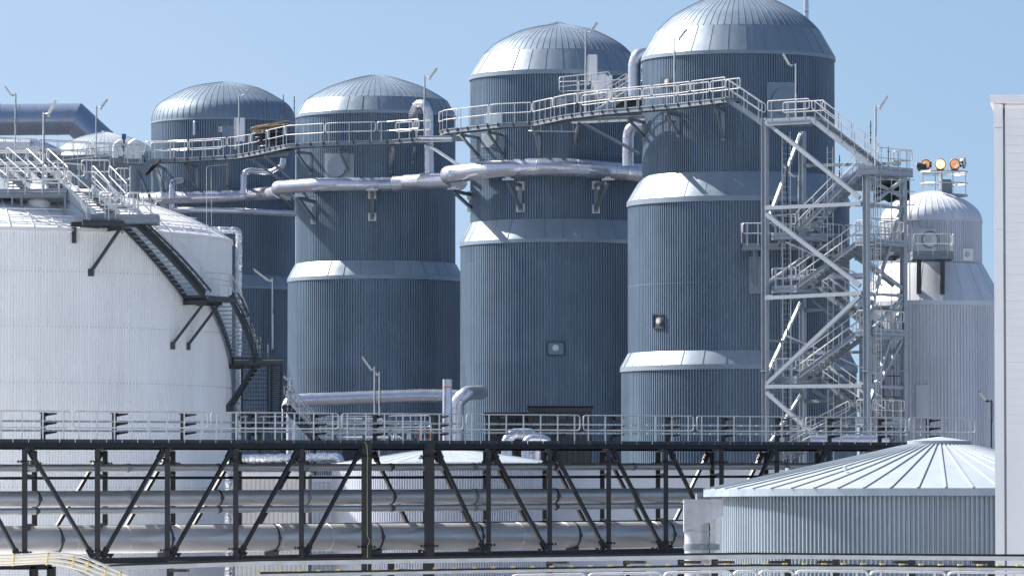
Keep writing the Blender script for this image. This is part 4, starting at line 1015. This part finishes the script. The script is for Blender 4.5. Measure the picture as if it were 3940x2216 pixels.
for x0, x1 in [(375-20, 95+20), (644-20, 375+20), (907-20, 644+20), (1160-20, 907+20), (1411+30, 1652-30), (1652+30, 1880-20), (1880+20, 2115-20), (2115+20, 2342-20), (2342+20, 2562-20), (2776-20, 2562+20), (2989-20, 2776+20)]: diag(x0, 0, x1, 0, FO)
# deck, kick plate, longitudinal tray bars
mb = MB(); a, b = A0+UP*.0, A1+UP*.0
mb.add([a+V((0, .02, .01)), b+V((0, .02, .01)), b+FO+UP*.01, a+FO+UP*.01, a+V((0, .02, -.04)), b+V((0, .02, -.04)), b+FO-UP*.04, a+FO-UP*.04], [(0,1,2,3),(7,6,5,4),(0,4,5,1),(2,6,7,3),(1,5,6,2),(3,7,4,0)]); mb.build('deck', 'black', br)
mb = MB()
k0 = top(-250); 
for i, x in enumerate(range(-250, 3700, 60)):
    a = top(x); b = top(min(3700, x+57)); mb.bar(a+UP*.06-bn*.02, b+UP*.06-bn*.02, .015, .12)
    mb.disc(a+bd*.12+UP*.06-bn*.03, -bn, .025, .03, 6)
mb.build('kick_plate', 'dark', br)
for dz in (1.17, 2.87):
    mb = MB(); mb.hbeam(A0+FO*.55-UP*(dz+.02), A1+FO*.55-UP*(dz+.02), .12, .1); mb.build('pipe_rail', 'black', br)
brk = [-270, 275, 805, 1309, 1788, 2238, 2675, 3095, 3492, 3760]
def brail(xa, xb):
    pa = [top(xa+7), top(xb-7)]; railing(br, pa, h=1.08, panel=40, spacing=.8+.0*xa, r=.025, midf=.48, gap=.0, postdrop=.0)
for xa, xb in zip(brk, brk[1:]): brail(xa, xb)
# posts with tray arms on the far side of the deck, carrying two long trays
ar = [-110, 166, 440, 703, 960, 1205, 1442, 1676, 1905, 2127, 2352, 2568, 2782, 2990, 3192, 3385, 3570]
for x in ar:
    q = online(A0+FO, A1+FO, x); mb = MB(); mb.hbeam(q, q+UP*1.12, .16, .16, up=V((0, 1, 0)))
    mb.box(q+UP*1.13, .26, .2, .03); mb.build('tray_post', 'black', br)
    for z_ in (1.1, .77, .45):
        mb = MB(); a = q+UP*z_+V((.08, 0, 0)); c = a+V((.42, -.25, 0)); mb.add([a+UP*.03, c+UP*.03, c-UP*.02, a-UP*.09+V((0, 0, 0)), a+UP*.03+V((0, .08, 0)), c+UP*.03+V((0, .08, 0)), c-UP*.02+V((0, .08, 0)), a-UP*.09+V((0, .08, 0))], [(0,1,2,3),(7,6,5,4),(0,4,5,1),(1,5,6,2),(2,6,7,3),(3,7,4,0)]); mb.build('tray_arm', 'black', br)
GT = 'long cable trays on the pipe bridge'
for z_, l in ((.83, 'upper long cable tray behind the bridge railing'), (.5, 'lower long cable tray behind the bridge railing')):
    mb = MB(); o_ = FO+V((.1, -.3, z_))
    for j in range(60):
        a = A0.lerp(A1, j/60)+o_; b = A0.lerp(A1, (j+.93)/60)+o_; mb.bar(a, b, .02, .07); mb.bar(a+V((0, .3, 0)), b+V((0, .3, 0)), .02, .06)
        for i in range(4): c = a.lerp(b, i/4); mb.bar(c, c+V((0, .3, 0)), .03, .02)
    solo(mb, 'cable_tray', 'galv', l, 'cable tray', GT)
# pipes through the truss
GB = 'steel pipes running through the bridge truss'
def bpipe(y0, y1, rpx, dep, label, m='inox', clamps=True):
    xa, xb = -250, 3300; D0, D1_ = Db(0)+dep, Db(2600)+dep
    a, b = P(0, y0, D0), P(2600, y1, D1_); d = (b-a)/2850; a2 = a-(b-a)*.12; b2 = a+(b-a)*1.25
    r_ = S(rpx, D0+4); L = (b2-a2).length
    t = thing('steel_pipe', label, 'pipe', tuple(a2.lerp(b2, .4)), GB)
    insul([a2, b2], r_, 2.2, 28, .006).build('pipe_shell', m, t)
    k = 0; s = 1.3
    while s < L-1 and clamps:
        c = a2.lerp(b2, s/L); u = (b2-a2).normalized(); mb = MB(); mb.tube([c-u*.04, c+u*.04], r_+.02, 28); mb.box(c-bn*(r_+.03), .12, .1, .14)
        if rpx > 40: mb.box(c-UP*(r_+.07), .5, .5, .16)
        mb.build('clamp', 'dark' if rpx > 40 or k % 2 else 'steel', t); s += 4.7 if rpx > 40 else 3.9; k += 1
bpipe(1800, 1794, 14, 2.2, 'thin steel pipe, highest of the four in the bridge truss')
bpipe(1919, 1904, 29.5, 2.4, 'medium steel pipe, second from top in the bridge truss')
bpipe(1967, 1944, 12.5, 1.7, 'thin steel pipe just under the medium pipe in the truss')
bpipe(2078, 2054, 53, 2.6, 'fattest steel pipe along the bottom of the bridge truss')
# yellow-green earth cable on the main column
mb = MB(); q = lambda y, dx=0: P(1411+dx, y, Db(1411)-.3); mb.tube([q(1700, -8), q(1712, 0), q(1760, 4), q(1790, 2), q(2060, 2), q(2080, 12), q(2100, 3), q(2216, 3), q(2300, 3)], .013, 6)
solo(mb, 'earth_cable', 'lime', 'yellow-green cable hanging down the main bridge column', 'cable')

# ---------------------------------------------------------------- yard behind and under the bridge
lt = silo('low_tank', 'low white tank with a flat cone roof behind the bridge truss', 1715, 235, [(0, 1722), (40, 1724), (200, 1745), (440, 1782)],
    [('fascia', 442, 1782, 1790), ('wall', 438, 1788, None)], 'silo5', 'whiteroof', 'tankroof', 40, 260, cat='tank')
def bbox(x0, x1, y0, D, dep, label, m, name='low_building', ribs=True, roofm='whiteroof', pitch=.25):
    a, b = P(x0, y0, D), P(x1, y0, D); t = thing(name, label, 'building', (a.x/2+b.x/2, D, 0)); mb = MB()
    z = a.z; n = int((b.x-a.x)/pitch); xs = []; vs = []
    for k in range(n):
        for f, d in ((0, 0), (.5, 0), (.64, .03), (.86, .03)):
            vs.append((a.x+(k+f)*pitch, D+(d if ribs else 0)))
    vs.append((b.x, D)); m_ = len(vs)
    mb.add([(x, y, 0) for x, y in vs]+[(x, y, z) for x, y in vs], [(i, i+1, m_+i+1, m_+i) for i in range(m_-1)])
    mb.add([(b.x, D, 0), (b.x, D+dep, 0), (b.x, D+dep, z), (b.x, D, z)], [(0, 1, 2, 3)]); mb.add([(a.x, D+dep, 0), (a.x, D, 0), (a.x, D, z), (a.x, D+dep, z)], [(0, 1, 2, 3)])
    mb.add([(b.x, D+dep, 0), (a.x, D+dep, 0), (a.x, D+dep, z), (b.x, D+dep, z)], [(0, 1, 2, 3)])
    mb.build('wall', m, t); mb = MB(); mb.box(((a.x+b.x)/2, D+dep/2, z+.03), b.x-a.x+.2, dep+.2, .1); mb.box(((a.x+b.x)/2, D-.06, z-.1), b.x-a.x+.1, .08, .25); mb.build('roof', roofm, t); return t
bbox(2090, 3150, 1812, 238, 12, 'pale low building with smooth wall panels behind the right half of the bridge', 'panel', ribs=False)
bbox(-400, 905, 1830, 262, 8, 'white shed end hidden low behind the left of the bridge', 'white')
bbox(905, 1185, 1822, 232, 4.5, 'cream ribbed shed glimpsed through the truss next to the white tank', 'cream', pitch=.2)
bbox(1170, 1300, 1835, 243, 3, 'grey ribbed lean-to between the cream shed and the low white tank', 'silo5', pitch=.2)
bbox(2035, 2276, 1566, 262, 5, 'dark profiled container behind the bridge railing', 'box', 'container', pitch=.28, roofm='box')
bbox(1870, 2040, 1592, 264, 4, 'lower dark container wing joined at the left of the dark container', 'box', 'container', pitch=.28, roofm='box')
GD = 'silver duct elbows on the yard roof'
pipe_thing([gnd(P(1945, 1760, 250)), P(1950, 1690, 250), P(1975, 1668, 250), P(2040, 1668, 251), P(2060, 1700, 252), gnd(P(2062, 1700, 252))], S(20, 250), 'left large silver ribbed elbow in front of the dark container', bend=.7, seam=.2, group=GD)
pipe_thing([gnd(P(2020, 1770, 249)), P(2022, 1700, 249), P(2040, 1686, 249), P(2115, 1688, 249), gnd(P(2122, 1760, 249))], S(15, 249), 'smaller silver ribbed elbow before the dark container, right of the larger', bend=.5, seam=.2, group=GD)
mb = MB(); random.seed(4); path = resample(fillet([gnd(P(880, 1765, 239)), P(880, 1765, 239), P(1310, 1758, 236), gnd(P(1310, 1758, 236))], .3), .1); mb.tube(path, .16, 14, radii=[S(17, 238)*random.uniform(.86, 1.12) for _ in path]); solo(mb, 'foil_pipe', 'foil', 'crumpled foil-wrapped pipe lying above the cream shed', 'pipe')
mb = MB(); mb.box(P(1350, 1758, 240), .75, .5, .9); q = P(1350, 1758, 240); mb.box((q.x, q.y, q.z/2-.2), .3, .3, q.z-.4); solo(mb, 'control_box', 'box', 'black box behind the truss, right of the foil-wrapped pipe', 'box')
yr = thing('pipe_rack', 'tangle of small pale pipes on a rack behind the middle of the bridge railing', 'pipe rack', tuple(P(1400, 1720, 255)))
random.seed(21)
for k in range(9):
    y = 1612+k*9.5; x0 = 1180+random.randint(0, 60); x1 = x0+random.randint(180, 430); mb = MB(); D = 250+random.random()*6
    mb.tube(fillet([P(x0, y+random.randint(20, 60), D), P(x0, y, D), P(x1, y+random.randint(-3, 3), D), P(x1, y+random.randint(25, 60), D)], .25), random.choice((.05, .07, .1)), 8); mb.build('small_pipe', random.choice(('alu', 'galv', 'whiteroof')), yr)
for x in (1200, 1290, 1400, 1500, 1600):
    mb = MB(); mb.hbeam(P(x, 1600, 254), gnd(P(x, 1790, 254)), .15, .15); mb.build('rack_post', 'steel', yr)
mb = MB(); mb.hbeam(P(1170, 1640, 254), P(1660, 1630, 254), .15, .2); mb.hbeam(P(1170, 1700, 254), P(1660, 1694, 254), .15, .2); mb.build('rack_beam', 'steel', yr)
railing(yr, [P(1230, 1690, 250), P(1660, 1686, 250)], panel=2.5, spacing=.8)
railing(yr, [P(920, 1690, 250), P(1110, 1690, 250)], panel=2.2, spacing=.8)
for x in (1000, 1085):
    for D in (251.5, 253.3): mb = MB(); q = P(x, 1640, D); mb.hbeam(q, gnd(q), .15, .15); mb.build('support_post', 'dark', hs)
landing(hs, P(925, 1640, 252.3), P(1030, 1640, 252.3), V((0, 1.2, 0)), .2, 'dark', rails=())
ys = thing('stair', 'dark stair flight dropping behind the bridge railing below the winding stair', 'stair', tuple(P(1160, 1690, 252)))
for x, y in ((1095, 1565), (1212, 1700)): mb = MB(); q = P(x, y, 252.5); mb.hbeam(q, gnd(q), .15, .15); mb.build('support_post', 'dark', ys)
flight(ys, P(1090, 1560, 252), P(1215, 1700, 252), V((.2, 1, 0)).normalized()*.9, 9, m='dark', tm='steel')
ob = MB()
for dx in (0, 70): 
    ob.tube(fillet([P(1615+dx*.6, 1700, 252), P(1615+dx*.6, 1655, 252), P(1640+dx*.6, 1655, 252)], .1), .03, 6); ob.box(P(1617+dx*.6, 1662, 252), .1, .1, .12)
solo(ob, 'safety_barrier', 'orange', 'little orange-marked barrier behind the bridge railing near the tall vent', 'barrier')

# ---------------------------------------------------------------- foreground tank
DF = 165
ft = silo('foreground_tank', 'wide grey-green ribbed tank with a shallow seamed cone roof in the foreground at right', 3613, DF, [(0, 1700), (118, 1712), (300, 1752), (600, 1818), (905, 1883)],
    [('fascia', 906, 1883, 1911), ('wall', 880, 1905, None)], 'tankgrey', 'tankgrey', 'tankroof', 56, 310, cat='tank', seamw=.055, seamh=.06)
mb = MB(); r_ = S(121, DF); za, zb, zc = zof(3613, 1679, DF), zof(3613, 1696, DF), zof(3613, 1712, DF)
mb.lathe([(.01, za), (r_+.02, zb)], ft.c, 12, False); mb.lathe([(r_+.02, zb), (r_, zc), (r_-.1, zc)], ft.c, 48); mb.build('roof_cap', 'tankroof', ft.o)
for (x, y) in ((3028, 1806), (3252, 1800), (3733, 1800)):
    mb = MB(); q = P(x, y, 161 if x > 3100 else 165); mb.disc(q, (.5, -1, .3), .06, .03, 10); mb.box(q-UP*.05, .04, .2, .06); mb.build('lifting_lug', 'whiteroof', ft.o)
bx = thing('drain_box', 'pale metal overflow box and downpipe hanging beside the foreground tank', 'downpipe', tuple(P(2683, 2250, 160)))
mb = MB(); ww = .75
o2 = [P(2632, 1921, 160), P(2781, 1921, 160), P(2781, 1983, 160), P(2722, 2010, 160), P(2632, 2045, 160)]; ob_ = [v+V((0, ww, 0)) for v in o2]
mb.add(o2+ob_, [(4, 3, 2, 1, 0), (5, 6, 7, 8, 9)]+[(i, (i+1) % 5, 5+(i+1) % 5, 5+i) for i in range(5)]); mb.bar(P(2628, 1937, 159.98), P(2783, 1937, 159.98), .04, .04); mb.bar(P(2628, 1922, 159.98), P(2783, 1922, 159.98), .05, .03)
mb.build('overflow_box', 'boxsteel', bx)
q = P(2681, 2000, 160.38); mb = MB(); r_ = S(47, 160); zt = P(0, 1945, 160).z; mb.lathe([(r_, zt), (r_, P(0, 2041, 160).z), (r_+.03, P(0, 2042, 160).z), (r_+.03, P(0, 2046, 160).z), (r_+.005, P(0, 2047, 160).z), (r_+.005, 0)], q, 32); mb.build('downpipe', 'boxsteel', bx)
z_ = P(0, 2103, 160).z; mb = MB(); mb.lathe([(r_+.02, z_+.09), (r_+.03, z_+.09), (r_+.03, z_-.09), (r_+.02, z_-.09)], q, 32); mb.box(V((q.x+r_+.15, q.y, z_)), .35, .2, .18); mb.box(V((q.x+.12, q.y-r_-.05, z_)), .16, .06, .14); mb.build('clamp', 'steel', bx)
mb = MB(); mb.tube([P(2680, 1923, 160.3), P(2680, 1898, 160.3)], .03, 8); mb.build('vent_pipe', 'galv', bx)
mb = MB(); mb.bar(P(2745, 1985, 160.5), P(2745, 2300, 160.5), .14, .1); mb.build('post', 'galv', bx)

# ---------------------------------------------------------------- panelled building at the right edge
DB = 130
bb = thing('tall_building', 'tall windowless pale panelled building cut off by the right edge', 'building', tuple(V((P(3900, 1000, DB).x, DB, 0))))
xl = P(3826, 1200, DB).x; zt = P(3826, 368, DB).z
mb = MB(); W_ = 8.0; k = 0; z = 0; hpn = S(33.5, DB)
x0 = xl+S(44, DB)
mb.box((x0+W_/2, DB+6.5, zt/2-.1), W_-.04, 12.9, zt-.2); z = 0
while z < zt-.3:
    h2 = min(hpn, zt-.25-z); mb.box((x0+W_/2, DB+.03, z+h2/2), W_, .06, h2-.003); z += hpn
mb.build('panel_wall', 'panel', bb)
mb = MB(); z = zt-.2; hs_ = S(393, DB); z = P(0, 492, DB).z
ed = [zt-.22]
while z > 0: ed.append(z); z -= hs_
ed.append(0)
for a, b in zip(ed, ed[1:]): mb.box((xl+S(17.5, DB), DB+.04, (a+b)/2), S(35, DB), .16, (a-b)-.012)
mb.box((xl+S(17.5, DB), DB+6.6, zt/2-.15), S(33, DB), 12.8, zt-.3)
mb.build('corner_trim', 'panel', bb)
mb = MB(); mb.box((xl+S(39.5, DB), DB+.3, zt/2-.15), S(10, DB), .3, zt-.35); mb.build('downpipe_recess', 'steel', bb)
mb = MB(); mb.box((xl+W_/2-.03, DB+6.4, zt-.1), W_+.1, 13.2, .2); mb.build('roof_capping', 'panel', bb)

bb_ang = R(-7.0)                                    # the front wall turns slightly, its left side runs straight away from view
pv = V((xl, DB, 0)); rot = Matrix.Rotation(bb_ang, 4, 'Z')
for ch in bb.children:
    for v_ in ch.data.vertices: q = rot @ (v_.co+ORG[bb]-pv); v_.co = q+pv-ORG[bb]

# ---------------------------------------------------------------- near cable trays, posts and rails along the bottom edge
GN = 'cable trays on posts along the bottom edge'
def tray(pts, D, h, label, m='galv', ties=False, tw=.3):
    path = [P(x, y, D) for x, y in pts]; mb = MB()
    for a, b in zip(path, path[1:]):
        mb.bar(a, b, .03, h); mb.bar(a+V((0, tw, 0)), b+V((0, tw, 0)), .03, h)
    for c in resample(path, .35): mb.bar(c, c+V((0, tw, 0)), .03, .02)
    t = thing('cable_tray', label, 'cable tray', tuple(path[0]), GN); mb.build('tray_frame', m, t)
    mb = MB()
    for k in range(5): mb.tube([p+V((0, .05+k*.05, h/2+.02+.015*math.sin(k*9+i))) for i, p in enumerate(path)], .022, 6)
    mb.build('cables', 'cable', t)
    if ties:
        mt = None
        for c in resample(path, .46):
            if mt is None:
                q = MB(); q.box((0, 0, 0), .11, .36, .035); mt = bpy.data.meshes.new('cable_tie'); mt.from_pydata([tuple(v) for v in q.v], [], q.f); mt.materials.append(M['yellow'])
            o = bpy.data.objects.new('cable_tie', mt); C.objects.link(o); o.parent = t; o.location = c+V((0, tw/2, h/2+.06))-ORG[t]
tray([(330, 2192), (460, 2184), (1000, 2166), (2000, 2152), (2900, 2140), (3950, 2148)], 126, .1, 'upper long galvanised tray crossing low in front of the foreground tank')
tray([(1000, 2213), (1900, 2197), (2900, 2183), (3300, 2184), (3950, 2190)], 123, .07, 'lower galvanised tray strapped with yellow ties near the bottom edge', ties=True)
rk = thing('tray_support', 'row of black posts with arms holding the trays at the bottom edge', 'support', tuple(P(2500, 2300, 126.5)))
for x in (655, 1505, 2114, 2410, 2620, 2750, 3031, 3218, 3508, 3812):
    q = P(x, 2150, 126.6); mb = MB(); mb.hbeam(V((q.x, q.y, 0)), q+UP*.02, .16, .16, up=V((0, 1, 0)))
    for y in (2158, 2190):
        a = P(x, y, 126.5); c = a+V((-.45 if x > 2800 else .45, -.3, 0)); mb.bar(a-UP*.02, c-UP*.02, .12, .07)
    mb.build('post', 'black', rk)
nr = thing('railing', 'galvanised railing whose top just shows along the bottom edge at right', 'railing', tuple(P(3000, 2216, 118)))
xs = [1965, 2260, 2552, 2820, 2918, 3058, 3345, 3645, 3950]; ysr = [2213, 2208, 2203, 2198, 2197, 2196, 2198, 2201, 2204]
for i in range(len(xs)-1):
    a, b = P(xs[i]+4, ysr[i]+186, 118), P(xs[i+1]-4, ysr[i+1]+186, 118); railing(nr, [a, b], panel=40, spacing=.55, gap=0)
mb = MB(); a, b = P(1965, 2391, 118), P(3950, 2387, 118); mb.frame((a+b)/2+V((0, .6, -.03)), (b-a)/2, V((0, .62, 0)), UP*.03)
for k in range(7): q = a.lerp(b, (k+.5)/7)+V((0, .6, -.05)); mb.hbeam(q, gnd(q), .2, .2)
mb.build('walkway_deck', 'deck', nr)
# curving foil-covered hoses at lower left
fh = thing('hose_bundle', 'bundle of silver cream hoses strapped with yellow ties, curving down at lower left', 'hoses', tuple(P(250, 2200, 120)))
for k in range(4):
    dy = k*13; path = []
    for (x, y) in [(-30, 2136), (90, 2134), (190, 2129), (255, 2130), (320, 2142), (380, 2165), (440, 2190), (505, 2218), (600, 2262)]:
        path.append(P(x-k*18+(k*10 if x > 300 else 0), y+dy*(.8 if x < 300 else 1.0)+k*1.5, 120+k*.12))
    path = [V(p) for p in spline([tuple(p) for p in path], 6)]
    mb = MB(); mb.tube(path, S(5.6, 120), 10); mb.build('hose', 'hose', fh)
for (x, y) in ((60, 2140), (190, 2136), (290, 2150), (345, 2165), (412, 2196), (470, 2208)):
    mb = MB(); mb.bar(P(x-4, y-8, 119.9), P(x-12, y+34, 120.45), .035, .05); mb.build('cable_tie', 'yellow', fh)
mb = MB(); mb.hbeam(P(-30, 2160, 121), P(255, 2160, 121), .1, .09); mb.hbeam(P(255, 2160, 121), P(350, 2222, 121), .1, .09); mb.hbeam(P(350, 2222, 121), P(420, 2268, 121), .1, .09); mb.build('support_channel', 'galv', fh)
mb = MB(); mb.hbeam(P(-30, 2178, 122), P(200, 2178, 122), .2, .15)
for x in (130, 198): mb.hbeam(P(x, 2178, 122), gnd(P(x, 2700, 122)), .2, .2)
mb.build('support_frame', 'black', fh)
